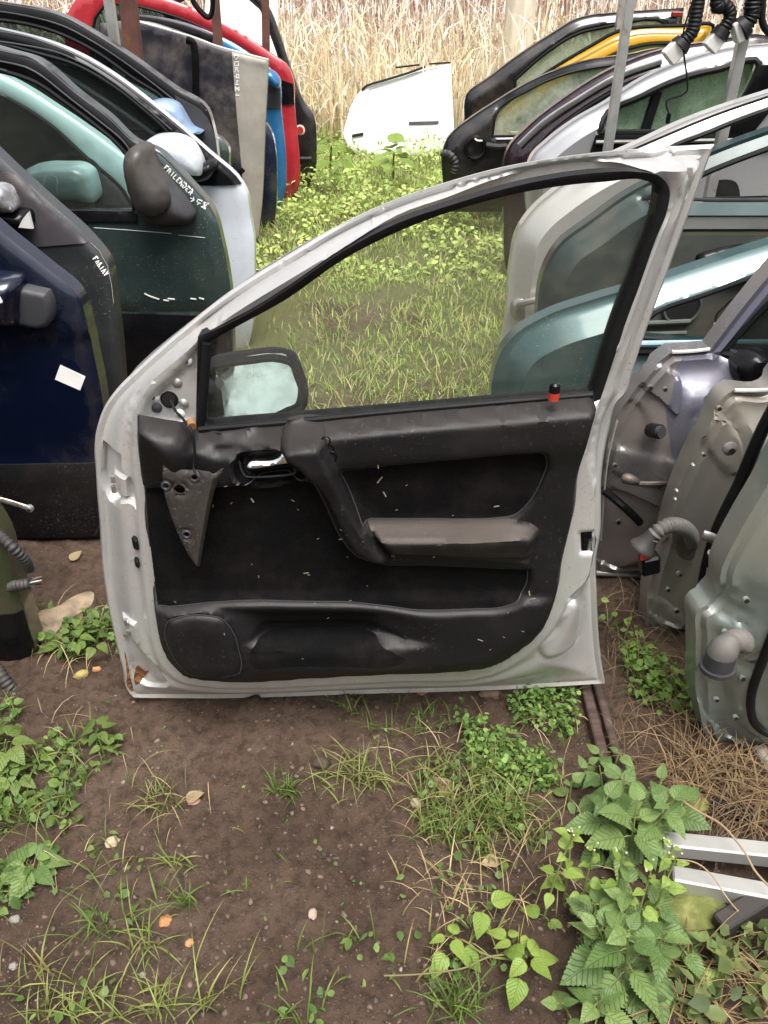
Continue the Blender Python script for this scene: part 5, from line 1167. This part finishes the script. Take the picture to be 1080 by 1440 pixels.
for i in range(n):
    py = 975 + 480 * random.random() ** 1.0; px = random.uniform(-20, 1100); q = on(px, py)
    V, T = RK[i % 6]; s = .0010 + .0040 * random.random() ** 6; a = random.uniform(0, 2 * pi); c_, s_ = cos(a), sin(a)
    W = V * (s * random.uniform(.8, 1.5), s * random.uniform(.7, 1.2), s * random.uniform(.5, .8)); W = np.column_stack([W[:, 0] * c_ - W[:, 1] * s_, W[:, 0] * s_ + W[:, 1] * c_, W[:, 2]]) + q
    u = random.random(); col = np.array([(.075, .05, .036), (.12, .085, .062), (.22, .165, .12), (.36, .30, .24)][0 if u < .45 else 1 if u < .955 else 2 if u < .996 else 3]) * random.uniform(.7, 1.2)
    A.add((W, T, np.tile(col, (len(W), 1))))
A.put('pebbles', mk('pebble', (0, 0, 0), .85, attr=True, nvar=.2, nscale=200), kind='stuff')
def stone(label, px, py, sx, sy, sz, col, seed, rot=0.0, name='stone', mat=None, cat='stone', group=None, sink=.25):
    V, T = rockmesh(seed, 14, 10, .22); q = on(px, py); V = V * (sx, sy, sz); c_, s_ = cos(rot), sin(rot)
    V = np.column_stack([V[:, 0] * c_ - V[:, 1] * s_, V[:, 0] * s_ + V[:, 1] * c_, V[:, 2]]) + q + (0, 0, sz * (1 - 2 * sink))
    o = put(name, V, T, mat or mk('stone %s' % label[:18], col, .85, nvar=.2, nscale=40, bump=.3, bscale=150), None, True, 45); return tag(o, label, cat, group)
stone('pale cream stone lying on bare soil left of centre', 158, 1186, .013, .011, .008, (.40, .30, .20), 11, .4)
stone('bright orange pebble in the middle of the bare soil', 233, 1297, .0105, .010, .006, (.42, .18, .07), 12, .2)
stone('smaller orange pebble below the bright orange one', 267, 1327, .007, .007, .005, (.42, .20, .09), 13)
stone('white pebble at the left edge of the soil', 22, 1295, .009, .007, .006, (.22, .20, .18), 14)
stone('pinkish pebble alone on the soil right of centre', 440, 1289, .007, .009, .005, (.36, .27, .21), 15)
stone('cream pebble beside the weeds below the door', 586, 1131, .012, .011, .007, (.44, .34, .24), 16)
stone('yellowish stone by the silver door lower hinge corner', 115, 949, .016, .010, .009, (.30, .24, .08), 17, .5)
stone('orange stone fragment touching the silver door hinge corner', 136, 941, .010, .007, .006, (.50, .25, .12), 18)
stone('brown stone under the silver door bottom edge', 690, 978, .022, .012, .012, (.14, .09, .065), 19)
stone('dark clod below the silver door near a grass tuft', 452, 1077, .018, .013, .010, (.06, .04, .03), 20)
stone('red brown pebble on the soil below the door', 594, 975, .010, .008, .006, (.28, .11, .07), 21)
stone('tiny white pebble at the lower left corner', 20, 1361, .007, .006, .005, (.22, .20, .18), 22)
stone('small white pebble in the lower middle of the soil', 201, 1372, .005, .005, .004, (.22, .20, .18), 23)
stone('brown pebble next to the pale dead leaf', 272, 1126, .012, .010, .005, (.30, .19, .14), 24)
MOSS = mk('mossy stone', (.15, .15, .05), .95, nvar=.5, nscale=35, dirt=.8, dcol=(.10, .12, .02), dthr=.46, dscale=30, bump=1.0, bscale=90, speck=.9, scol=(.40, .36, .14))
stone('flat mossy stone under the two metal bars', 972, 1290, .062, .040, .026, None, 31, .1, mat=MOSS, sink=.3)
stone('mossy stone half hidden behind the nettle leaves', 958, 1150, .050, .036, .030, None, 32, .5, mat=MOSS, sink=.3)

def strands(poly, n, l0, l1, col, wid, zmax, seed, curv=.5):
    """Loose straw lying on the ground inside a pixel polygon."""
    rg = np.random.default_rng(seed); P = np.array(poly, float); lo = P.min(0); hi = P.max(0); B = []
    while len(B) < n:
        p = lo + rg.random(2) * (hi - lo)
        if inside(P, p[None])[0]: B.append(on(*p))
    B = np.array(B); B[:, 2] += rg.random(n) ** 2 * zmax; L_ = rg.uniform(l0, l1, n)
    a = rg.uniform(0, 2 * pi, n); lean = rg.uniform(1.25, 1.72, n)
    return blades(B, L_, lean, a, np.full(n, wid) * rg.uniform(.6, 1.4, n), gcol(n, *col, rg), 4, 1 + curv * .15, rg)
A = Acc()
A.add(strands([(848,830),(905,820),(990,900),(1000,1040),(1100,1080),(1100,1190),(1000,1180),(930,1120),(870,1060),(850,960)], 300, .04, .16, ((.14, .09, .05), (.32, .23, .13)), .0010, .022, 5))
A.add(strands([(940,1050),(1000,1075),(1100,1095),(1100,1180),(990,1150),(930,1090)], 420, .05, .18, ((.15, .095, .05), (.33, .23, .125)), .0011, .02, 6))
A.add(strands([(60,860),(160,870),(165,930),(60,930)], 70, .04, .12, (DRY1, DRY2), .0010, .03, 7))
A.add(strands([(-20,990),(200,1000),(300,1100),(240,1230),(-20,1330)], 60, .03, .10, (DRY1, DRY2), .0009, .015, 8))
A.add(strands([(560,1040),(820,1000),(830,1250),(620,1330),(540,1200)], 150, .03, .11, (DRY1, DRY2), .0010, .02, 9))
A.add(strands([(930,1350),(1100,1300),(1100,1450),(900,1450)], 140, .04, .14, ((.22, .15, .08), DRY1), .0011, .02, 10))
A.put('straw', STRAWM, kind='stuff')
# tiny leafy ground cover and blades round the bare soil
A = Acc()
def patch(poly, nb, nl, h=(.03, .08), ls=(.008, .020), seed=1, cols=(G1, G2), lcols=((.07, .13, .03), (.17, .25, .06)), zl=.03, lean=(.3, 1.3), bw=(.0010, .0020)):
    rg = np.random.default_rng(seed); P = np.array(poly, float); lo = P.min(0); hi = P.max(0)
    def pts(n):
        B = []
        while len(B) < n:
            p = lo + rg.random(2) * (hi - lo)
            if inside(P, p[None])[0]:
                q = on(*p)
                if fbm(q[:1] * 14 + seed, q[1:2] * 14, 3)[0] > .43: B.append(q)
        return np.array(B)
    if nb:
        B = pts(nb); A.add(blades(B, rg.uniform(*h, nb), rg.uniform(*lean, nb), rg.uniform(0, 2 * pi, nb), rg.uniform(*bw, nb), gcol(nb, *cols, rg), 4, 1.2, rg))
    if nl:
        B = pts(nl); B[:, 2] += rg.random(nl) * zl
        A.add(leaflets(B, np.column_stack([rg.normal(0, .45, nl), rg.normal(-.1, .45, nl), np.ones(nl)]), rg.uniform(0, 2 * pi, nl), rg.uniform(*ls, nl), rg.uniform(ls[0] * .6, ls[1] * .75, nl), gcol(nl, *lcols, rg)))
patch([(-20,1000),(60,990),(160,1000),(170,1060),(110,1120),(110,1220),(70,1290),(-20,1330)], 260, 300, seed=2, ls=(.008, .026))
patch([(60,1180),(150,1160),(220,1220),(240,1290),(120,1340),(90,1280)], 34, 22, seed=3)
patch([(60,870),(165,870),(175,950),(120,940),(60,920)], 130, 190, seed=4, ls=(.010, .03), zl=.05)
patch([(-20,1380),(60,1370),(160,1390),(200,1440),(-20,1450)], 50, 20, seed=5, cols=(G2, GY_))
patch([(640,1000),(720,985),(800,962),(806,985),(812,1020),(822,1090),(800,1120),(720,1110),(660,1080)], 60, 1000, seed=6, ls=(.006, .015), zl=.05, lcols=((.07, .15, .03), (.20, .32, .07)))
patch([(590,1080),(690,1060),(790,1110),(760,1200),(660,1210),(580,1190)], 420, 160, seed=7, cols=(G1, GY_))
patch([(840,860),(900,900),(990,1000),(960,1010),(880,990),(850,930)], 120, 260, seed=8, ls=(.008, .022), zl=.05, lcols=((.08, .17, .03), (.22, .34, .06)))
patch([(560,1230),(720,1200),(780,1300),(700,1400),(560,1380)], 60, 70, seed=9, cols=(GY_, DRY1))
patch([(930,1340),(1090,1310),(1100,1450),(900,1450)], 40, 110, seed=10, ls=(.012, .035), lcols=((.06, .09, .03), (.16, .19, .06)), zl=.05)
patch([(400,1330),(560,1310),(560,1450),(380,1450)], 30, 26, seed=12, ls=(.008, .022))
patch([(470,985),(640,975),(640,1030),(480,1040)], 60, 60, seed=13, ls=(.004, .010), zl=.01)
patch([(180,1000),(480,1000),(560,1300),(300,1440),(200,1440),(160,1200)], 22, 40, seed=14, h=(.015, .05), ls=(.004, .010), zl=.01)
A.put('low_weeds', LEAFG, kind='stuff')
def tuft(label, px, py, n, h, seed, cols=(G1, G2), spread=.02, lean=1.25, bw=.0016):
    rg = np.random.default_rng(seed); c = on(px, py); B = c + np.column_stack([rg.normal(0, spread, n), rg.normal(0, spread * .7, n), np.zeros(n)])
    B[:, 2] = gh(B[:, 0], B[:, 1]) - .002
    a = Acc(); a.add(blades(B, rg.uniform(.45, 1.0, n) * h, rg.uniform(.25, lean, n), rg.uniform(0, 2 * pi, n), rg.uniform(.6, 1.3, n) * bw, gcol(n, *cols, rg), 5, 1.35, rg))
    a.put('grass_tuft', LEAFG, label, 'grass tuft', 'grass tufts on the bare soil')
for i, (l, x, y, n, h, cs, sp_) in enumerate([
    ('grass tuft with a dead stalk left of the soil centre', 228, 1130, 40, .075, (G1, GY_), .018),
    ('small upright grass tuft on soil below the door middle', 400, 1112, 50, .055, (G1, G2), .012),
    ('wide yellowish grass tuft below the door pocket', 505, 1095, 80, .10, (G2, GY_), .030),
    ('thin grass sprig in the middle of the bare soil', 250, 1218, 22, .06, (G2, GY_), .012),
    ('small fan of grass above the bright orange pebble', 262, 1275, 20, .06, (G1, G2), .008),
    ('tall drooping grass clump left of the orange pebble', 150, 1305, 26, .12, (G1, G2), .020),
    ('pale green grass clump below the orange pebble', 205, 1330, 22, .08, (G2, GY_), .018),
    ('long bladed grass clump at the bottom of the picture', 300, 1405, 22, .13, (G2, GY_), .022),
    ('dense short grass clump at the bottom left', 105, 1415, 34, .08, (G2, GY_), .030),
    ('grass clump at the bottom edge beside the dense short one', 220, 1420, 36, .08, (G2, GY_), .018),
    ('dark green fan of grass at the bottom right of the soil', 640, 1412, 80, .085, (G1, G2), .020),
    ('thick grass tuft among the weeds right of the soil', 705, 1150, 130, .085, (G1, G2), .028),
    ('grass tuft under the weeds left of the thick one', 625, 1180, 60, .075, (G1, G2), .022),
    ('long sagging grass at the bottom left edge', 40, 1375, 14, .10, (G2, DRY1), .02)]):
    tuft(l, x, y, n, h, 100 + i, cs, sp_)

# broad leaves
def leaf_material(key, c1, c2, vein):
    m = bpy.data.materials.new(key); m.use_nodes = True; t = m.node_tree; N = t.nodes; L = t.links; N.clear()
    out = N.new('ShaderNodeOutputMaterial'); b = N.new('ShaderNodeBsdfPrincipled'); tr = N.new('ShaderNodeBsdfTranslucent'); mx = N.new('ShaderNodeMixShader'); mx.inputs[0].default_value = .22
    tc = N.new('ShaderNodeTexCoord'); se = N.new('ShaderNodeSeparateXYZ'); L.new(tc.outputs['Object'], se.inputs[0])
    ab = N.new('ShaderNodeMath'); ab.operation = 'ABSOLUTE'; L.new(se.outputs[1], ab.inputs[0])
    mu = N.new('ShaderNodeMath'); mu.operation = 'MULTIPLY_ADD'; L.new(ab.outputs[0], mu.inputs[0]); mu.inputs[1].default_value = -.9; L.new(se.outputs[0], mu.inputs[2])
    sc = N.new('ShaderNodeMath'); sc.operation = 'MULTIPLY'; L.new(mu.outputs[0], sc.inputs[0]); sc.inputs[1].default_value = 7.5; N_v = N.new('ShaderNodeTexNoise'); N_v.inputs['Scale'].default_value = 3.5; L.new(tc.outputs['Object'], N_v.inputs['Vector'])
    nv2 = N.new('ShaderNodeMath'); nv2.operation = 'MULTIPLY_ADD'; L.new(N_v.outputs['Fac'], nv2.inputs[0]); nv2.inputs[1].default_value = 0.9; L.new(sc.outputs[0], nv2.inputs[2])
    fr = N.new('ShaderNodeMath'); fr.operation = 'PINGPONG'; L.new(nv2.outputs[0], fr.inputs[0]); fr.inputs[1].default_value = .5
    v1 = N.new('ShaderNodeMapRange'); L.new(fr.outputs[0], v1.inputs[0]); v1.inputs[1].default_value = .0; v1.inputs[2].default_value = .10; v1.inputs[3].default_value = 1; v1.inputs[4].default_value = 0
    v2 = N.new('ShaderNodeMapRange'); L.new(ab.outputs[0], v2.inputs[0]); v2.inputs[1].default_value = .008; v2.inputs[2].default_value = .022; v2.inputs[3].default_value = 1; v2.inputs[4].default_value = 0
    vm = N.new('ShaderNodeMath'); vm.operation = 'MAXIMUM'; L.new(v1.outputs[0], vm.inputs[0]); L.new(v2.outputs[0], vm.inputs[1])
    oi = N.new('ShaderNodeObjectInfo'); no = N.new('ShaderNodeTexNoise'); no.inputs['Scale'].default_value = 6; no.inputs['Detail'].default_value = 6; L.new(tc.outputs['Object'], no.inputs['Vector'])
    ad = N.new('ShaderNodeMath'); ad.operation = 'MULTIPLY_ADD'; L.new(no.outputs['Fac'], ad.inputs[0]); ad.inputs[1].default_value = .5; L.new(oi.outputs['Random'], ad.inputs[2])
    rm = N.new('ShaderNodeMapRange'); L.new(ad.outputs[0], rm.inputs[0]); rm.inputs[1].default_value = .2; rm.inputs[2].default_value = 1.3
    mc = N.new('ShaderNodeMix'); mc.data_type = 'RGBA'; L.new(rm.outputs[0], mc.inputs[0]); mc.inputs[6].default_value = (*c1, 1); mc.inputs[7].default_value = (*c2, 1)
    vs = N.new('ShaderNodeMath'); vs.operation = 'MULTIPLY'; L.new(vm.outputs[0], vs.inputs[0]); vs.inputs[1].default_value = .22
    mv = N.new('ShaderNodeMix'); mv.data_type = 'RGBA'; L.new(vs.outputs[0], mv.inputs[0]); L.new(mc.outputs[2], mv.inputs[6]); mv.inputs[7].default_value = (*vein, 1)
    L.new(mv.outputs[2], b.inputs['Base Color']); L.new(mv.outputs[2], tr.inputs[0]); b.inputs['Roughness'].default_value = .5; b.inputs['Specular IOR Level'].default_value = .35
    bn = N.new('ShaderNodeBump'); bn.inputs['Strength'].default_value = .6; bn.inputs['Distance'].default_value = .02; bn.invert = True
    L.new(vm.outputs[0], bn.inputs['Height']); L.new(bn.outputs[0], b.inputs['Normal'])
    L.new(b.outputs[0], mx.inputs[1]); L.new(tr.outputs[0], mx.inputs[2]); L.new(mx.outputs[0], out.inputs[0]); return m
NETTLE = leaf_material('nettle leaf', (.085, .150, .042), (.19, .27, .085), (.21, .29, .10))
MIDG = leaf_material('weed leaf', (.07, .12, .03), (.16, .22, .05), (.2, .26, .09))
LIME = leaf_material('lime leaf', (.15, .24, .035), (.27, .36, .08), (.32, .40, .14))
BROWNL = leaf_material('dead leaf', (.22, .14, .07), (.42, .32, .19), (.40, .30, .2))
STEMM = mk('green stem', (.14, .17, .05), .6, nvar=.3)
def leafmesh(name, teeth, width, mat, n=18, droop=.18, fold=.16, seed=0):
    rg = random.Random(seed); V = []; T = []
    for i in range(n + 1):
        t = i / n; w = width * (sin(pi * min(1, t ** .62)) ** .9) * (1 - .15 * t)
        if 0 < i < n and teeth: w *= 1.0 if i % 2 else 1 - teeth
        wav = .012 * sin(t * 19 + seed)
        sh = teeth * .04 * (1 if i % 2 == 0 else -.4)
        for b in (-1, -.5, 0, .5, 1):
            z = fold * abs(b) * w - droop * t * t + .05 * sin(t * pi) + (wav if abs(b) == .5 else 0) - .07 * abs(b) ** 3 * w
            V.append((t + (sh if abs(b) == 1 else 0), b * w, z))
    for i in range(n):
        for k in range(4):
            a = i * 5 + k; T += [(a, a + 5, a + 6), (a, a + 6, a + 1)]
    me = mesh_np(name, V, T, True, 0); mats_on(me, mat); return me
NL = [leafmesh('nettle_leaf', .17, .36 + .04 * k, NETTLE, 26, .12 + .10 * k, .10 + .08 * k, k) for k in range(3)]
ML = [leafmesh('weed_leaf', .08, .30 + .05 * k, MIDG, 12, .10 + .12 * k, .22 - .05 * k, k + 15) for k in range(3)]
LL = [leafmesh('lime_leaf', .05, .32 + .05 * k, LIME, 12, .10 + .12 * k, .22 - .05 * k, k + 5) for k in range(3)]
def mat_from(pos, dirn, nrm, s):
    x = Vector(dirn).normalized(); z = Vector(nrm); z = (z - x * z.dot(x)).normalized(); y = z.cross(x)
    M = Matrix.Identity(4)
    for i in range(3): M[i][0] = x[i] * s; M[i][1] = y[i] * s; M[i][2] = z[i] * s; M[i][3] = pos[i]
    return M
def plant(name, label, base_px, stems, leaves, meshes, group=None, flowers=(), seed=0, cat='plant', stem_r=.0022):
    """stems: pixel paths with heights; leaves: (px, py, z, image angle deg, length m, tilt)."""
    rg = random.Random(seed); b = on(*base_px); root = empty(name, Matrix.Translation(b)); tag(root, label, cat, group)
    for st in stems:
        P_ = [np.array([0, 0, -.005])] + [gp(x, y, z + b[2]) - b for x, y, z in st]
        tube('stem', sm3(P_, 5), np.linspace(stem_r, stem_r * .6, len(sm3(P_, 5))), STEMM, root, 6)
    for (px, py, z, ang, ln, tilt) in leaves:
        p = gp(px, py, z + b[2]) - b; a = radians(ang)
        d = np.array([cos(a), sin(a), -tilt * .5 + rg.uniform(-.12, .12)]); nr = np.array([rg.uniform(-.45, .45) + cos(a) * tilt * .5, rg.uniform(-.5, .3) + sin(a) * tilt * .5, 1.0])
        o = bpy.data.objects.new('leaf', rg.choice(meshes)); COL.objects.link(o); o.parent = root; o.matrix_local = mat_from(p, d, nr, ln)
    for (px, py, z) in flowers:
        c = gp(px, py, z + b[2]) - b; V, T = RK[0]; put('flower', V * (.0028, .0028, .002) + c, T, FLOW, root)
    return root
rg = random.Random(5)
def whorl(px, py, z, n, ln, a0=0, tilt=.5, sp_=6):
    return [(px + sp_ * cos(radians(a0 + 360 * k / n)), py - sp_ * sin(radians(a0 + 360 * k / n)), z, a0 + 360 * k / n + rg.uniform(-14, 14), ln * rg.uniform(.8, 1.15), tilt * rg.uniform(.6, 1.3)) for k in range(n)]
def weed(name, label, stems, meshes, group, seed, cat='plant', r=.0022, gap=.026, droop=.45, flowers=0):
    """Upright weed: each stem (px, py, height, lean x, lean y, leaf length) carries opposite pairs of leaves."""
    rg = random.Random(seed); b = on(stems[0][0], stems[0][1]); root = empty(name, Matrix.Translation(b)); tag(root, label, cat, group)
    for (px, py, h, lx, ly, ln) in stems:
        s0 = on(px, py) - b; tip = s0 + (lx, ly, h); mid = s0 + np.array([lx * .3, ly * .3, h * .55])
        P_ = sm3([s0 - (0, 0, .006), mid, tip], 8); tube('stem', P_, np.linspace(r, r * .55, len(P_)), STEMM, root, 6)
        a0 = rg.uniform(0, pi); z = .018; k = 0
        while z < h * 1.01:
            t = min(1, z / h); p = P_[min(len(P_) - 1, int(t * (len(P_) - 1)))]
            for sgn in (0, pi):
                a = a0 + sgn + rg.uniform(-.35, .35); L_ = ln * (1.0 - .55 * t ** 2.2) * rg.uniform(.7, 1.15)
                if rg.random() < .08: continue
                el = droop * (1 - t) - .5 * t + rg.uniform(-.25, .35)
                d = np.array([cos(a) * cos(el), sin(a) * cos(el), -sin(el)]); q = p + d * L_ * .22
                tube('petiole', np.array([p, p + d * L_ * .12 + (0, 0, .002), q]), .0009, STEMM, root, 5)
                nr = np.array([rg.uniform(-.35, .35) + cos(a) * sin(el), rg.uniform(-.45, .25) + sin(a) * sin(el), 1.0])
                o = bpy.data.objects.new('leaf', rg.choice(meshes)); COL.objects.link(o); o.parent = root
                M = mat_from(q, d, nr, L_); o.matrix_local = M @ Matrix.Diagonal((1, rg.uniform(.8, 1.15), rg.uniform(.6, 1.6), 1))
            a0 += pi / 2 + rg.uniform(-.3, .3); z += gap * (1 - .45 * t) * rg.uniform(.8, 1.25); k += 1
        for k in range(flowers):
            V, T = RK[k % 6]; c = tip + np.array([rg.uniform(-.012, .012), rg.uniform(-.012, .012), rg.uniform(.0, .012)]); put('flower', V * (.0018, .0018, .0014) + c, T, FLOW, root)
    return root
FLOW = mk('small white flower', (.42, .41, .28), .7)
weed('nettle_plant', 'large nettle clump with serrated leaves in front of the mossy stone', [(872,1395,.15,-.01,.01,.072),(850,1370,.13,-.03,.0,.070),(898,1375,.12,.02,.0,.066),(868,1340,.14,.0,.02,.075),(842,1330,.10,-.02,.01,.066),(895,1330,.11,.02,.01,.062)], NL, 'nettle plants', 1)
weed('nettle_plant', 'nettle clump by the timber with leaves over the upper mossy stone', [(880,1215,.14,.0,.02,.074),(905,1200,.13,.03,.01,.072),(855,1195,.12,-.02,.02,.066),(868,1160,.11,.0,.02,.064),(900,1155,.09,.03,.02,.058),(930,1165,.08,.03,.0,.058),(845,1130,.08,-.01,.02,.052)], NL, 'nettle plants', 2)
weed('nettle_plant', 'single drooping nettle at the bottom edge of the picture', [(838,1440,.07,-.01,.0,.058),(800,1432,.045,-.02,.0,.046)], NL, 'nettle plants', 3)
weed('nettle_plant', 'small nettle seedling right of the mossy stone by the dark plank', [(945,1358,.055,.01,.0,.050),(965,1345,.04,.02,.0,.044)], NL, 'nettle plants', 4)
weed('nettle_plant', 'low young nettles creeping along the dark timber strips', [(800,1130,.05,.0,.01,.040),(822,1108,.055,.0,.01,.042),(838,1085,.05,.01,.01,.038),(862,1085,.05,.01,.01,.040)], NL, 'nettle plants', 5)
weed('lime_weed', 'lime green flowering weed on long stems left of the nettles', [(765,1290,.17,.03,.03,.036),(792,1270,.15,.0,.03,.036),(812,1290,.15,.01,.02,.034)], LL, 'lime green weeds', 6, 'plant', .0020, .045, .2, 3)
weed('lime_weed', 'lime green flowering weed in the middle of the nettles', [(880,1345,.19,.01,.02,.034),(905,1325,.19,.02,.02,.032),(855,1310,.18,.0,.02,.036),(915,1290,.16,.01,.02,.030)], LL, 'lime green weeds', 7, 'plant', .0020, .040, .2, 3)
plant('lime_weed', 'low lime green weed with broad leaves on the soil', (735, 1360),
      [[(738,1352,.03),(740,1345,.05)], [(720,1350,.02),(690,1345,.03),(660,1330,.03)]],
      whorl(742, 1346, .06, 4, .034, 50, .35) + whorl(725, 1325, .05, 4, .026, 10, .4) + [(730,1375,.04,250,.042,.4),(755,1350,.05,20,.040,.3),(712,1318,.05,150,.035,.4)], LL, 'lime green weeds', (), 8)
plant('lime_weed', 'small lime sprout with two leaves left of the broad one', (650, 1335),
      [[(645,1325,.03),(640,1318,.04)], [(670,1310,.03),(680,1280,.05)]],
      whorl(632, 1318, .045, 3, .03, 60, .4) + [(650,1335,.03,320,.04,.4),(690,1268,.06,20,.045,.4),(678,1282,.06,260,.038,.5),(625,1340,.03,240,.04,.5)], LL, 'lime green weeds', (), 9)
plant('lime_weed', 'leafy weed rosette at the upper left soil edge', (135, 1035), [[(136,1030,.02),(138,1025,.03)]],
      whorl(137, 1025, .035, 6, .032, 20, .3) + whorl(145, 1045, .02, 4, .022, 50, .3), ML, 'lime green weeds', (), 10)
plant('dandelion_weed', 'dark broad leaved weed at the left edge above the pebbles', (45, 1225), [[(45,1220,.015),(46,1215,.02)]],
      whorl(45, 1215, .025, 7, .055, 5, .25, 10), NL, None, (), 11)
plant('dandelion_weed', 'big leaved weed at the upper left picture edge', (5, 1060), [[(6,1050,.03),(8,1040,.05)]],
      whorl(5, 1045, .05, 7, .05, 15, .3, 12) + whorl(20, 1090, .03, 6, .036, 40, .3, 10), ML, None, (), 12)
plant('dock_weed', 'round leaved weed beside the silver door hinge edge', (105, 905), [[(105,900,.02),(106,895,.04)]],
      whorl(100, 895, .045, 6, .032, 0, .3, 12) + whorl(130, 900, .04, 6, .028, 30, .3, 10) + [(80,905,.03,200,.04,.3)], ML, None, (), 13)
plant('broad_weed', 'tall pale broad leaved weed in front of the white door', (553, 250), [[(553,235,.15),(554,215,.35)]],
      whorl(553, 212, .30, 4, .14, 20, -.5, 4) + whorl(553, 222, .2, 5, .17, 50, .1, 6) + [(555, 202, .34, 80, .16, -1.6)], LL, None, (), 14, stem_r=.01)
plant('broad_weed', 'leafy green weed clump by the far black door', (465, 232), [[(465,222,.15),(466,205,.35)]],
      whorl(466, 200, .30, 7, .10, 20, .3, 8) + whorl(466, 212, .22, 9, .11, 50, .3, 16) + whorl(460, 222, .12, 9, .10, 20, .3, 22), LL, None, (), 15, stem_r=.01)
def deadleaf(label, px, py, ln, ang, z=.008, mat=BROWNL, w=.36):
    me = leafmesh('dead_leaf', .05, w, mat, 12, -.15, .3, px); o = bpy.data.objects.new('dead_leaf', me); COL.objects.link(o); q = on(px, py); q[2] += z
    a = radians(ang); o.matrix_world = mat_from(q, (cos(a), sin(a), .05), (.1, -.15, 1), ln); tag(o, label, 'leaf')
deadleaf('pale brown dead leaf beside the grass tuft left of centre', 262, 1128, .035, 20)
deadleaf('brown dead leaf right of the soil near the weeds', 638, 1120, .05, 140)
deadleaf('yellow green fallen leaf in the lower right corner', 972, 1395, .05, 10, .02, LIME)
deadleaf('grey brown dead leaf on the soil below the door', 700, 1215, .035, 200)
deadleaf('curled tan leaf at the left by the pebbles', 100, 792, .04, 60)

# ------------------------------------------------------------------ loose scrap on the ground
WOOD = mk('wet dark timber', (.058, .034, .026), .7, nvar=.45, nscale=5, stretch=(1, 14, 14), dirt=.4, dcol=(.10, .07, .05), dthr=.55, bump=.5, bscale=30)
WOODG = mk('grey weathered timber', (.22, .20, .17), .8, nvar=.25, nscale=5, bump=.4, bscale=40)
def plank(label, p0, p1, w, h, mat, z0=.01, z1=.01, name='timber_plank', cat='plank', roll=0):
    a = on(*p0); b = on(*p1); a[2] += z0; b[2] += z1
    o = bar(name, a, b, w, h, mat, None, .003, up=(sin(radians(roll)), 0, cos(radians(roll)))); return tag(o, label, cat)
plank('dark timber strip running out from under the silver door, left of the pair', (816, 950), (856, 1112), .020, .028, WOOD, .012, .008)
plank('dark timber strip running out from under the silver door, right of the pair', (833, 950), (876, 1100), .017, .024, WOOD, .010, .006)
plank('dark plank end at the right edge beside the mossy stone', (1003, 1322), (1130, 1250), .030, .045, mk('black plank', (.035, .028, .024), .6, nvar=.3), .03, .05)
plank('grey weathered timber end under the grey green door', (1066, 1060), (1110, 1140), .03, .03, WOODG, .012, .012)
ALU = mk('scuffed aluminium', (.46, .45, .43), .32, .55, nvar=.08, dirt=.3, dthr=.58, dcol=(.35, .28, .22))
plank('upper of the two silver metal bars at the right edge', (922, 1215), (1130, 1236), .030, .030, ALU, .055, .055, 'metal_bar', 'metal bar', 14)
plank('lower of the two silver metal bars at the right edge', (937, 1258), (1130, 1296), .030, .034, ALU, .045, .045, 'metal_bar', 'metal bar', 14)
# black rubber scrap
RB = Pl(0.93, z=0.0); c = on(1030, 1150)
sc_ = empty('rubber_scrap', Matrix.Translation(c)); tag(sc_, 'folded black rubber scrap on the straw above the metal bars', 'scrap')
boxmesh('rubber_flap', (0, 0, .012), (.030, -.008, .004), (.006, .014, .002), (0, -.001, .007), RUBBER, sc_, .004)
boxmesh('rubber_flap', (-.022, .016, .012), (.018, .012, .003), (-.006, .008, .001), (0, 0, .005), RUBBER, sc_, .003)
# bark-like scrap by the olive door
bp = [(32,866),(60,860),(85,852),(105,836),(128,832),(133,838),(122,855),(95,872),(78,890),(40,888),(32,878)]
B3 = np.array([gp(x, y, .02) for x, y in bp]); c0 = B3.mean(0); ring_ = sm([(p[0], p[1]) for p in B3], 3)
V = [(c0[0], c0[1], .035)] + [(x, y, .012 + .018 * vnoise(np.array([x * 30]), np.array([y * 30]))[0]) for x, y in ring_] + [(x, y, -.006) for x, y in ring_]
k = len(ring_); T = [(0, 1 + i, 1 + (i + 1) % k) for i in range(k)] + sum([[(1 + i, 1 + k + i, 1 + k + (i + 1) % k), (1 + i, 1 + k + (i + 1) % k, 1 + (i + 1) % k)] for i in range(k)], [])
tag(put('bark_scrap', V, T, mk('tan bark', (.24, .18, .12), .9, nvar=.35, nscale=30, bump=.5, bscale=60)), 'tan brown bark scrap lying beside the olive green door', 'bark')
# long stalks
for i, (lab, pts, r) in enumerate([
    ('long woody stalk bowing over the metal bars', [(915,1117,.05),(945,1118,.09),(980,1140,.10),(1015,1160,.10),(1045,1195,.095),(1062,1225,.09),(1085,1250,.08)], .0018),
    ('creeping weed stem lying across the lower soil', [(540,1372,.01),(590,1370,.012),(650,1362,.012),(690,1345,.015),(740,1342,.02)], .0013),
    ('thin dry stalk crossing the straw by the metal bars', [(935,1208,.06),(975,1212,.075),(1000,1230,.075),(1022,1262,.07),(1045,1290,.04)], .0012)]):
    P_ = [gp(x, y, z) for x, y, z in pts]; tag(tube('dry_stalk', sm3(P_, 6), r, mk('dry stalk %d' % i, [(.28, .2, .12), (.16, .14, .06), (.3, .22, .13)][i], .7), None, 7), lab, 'stalk')
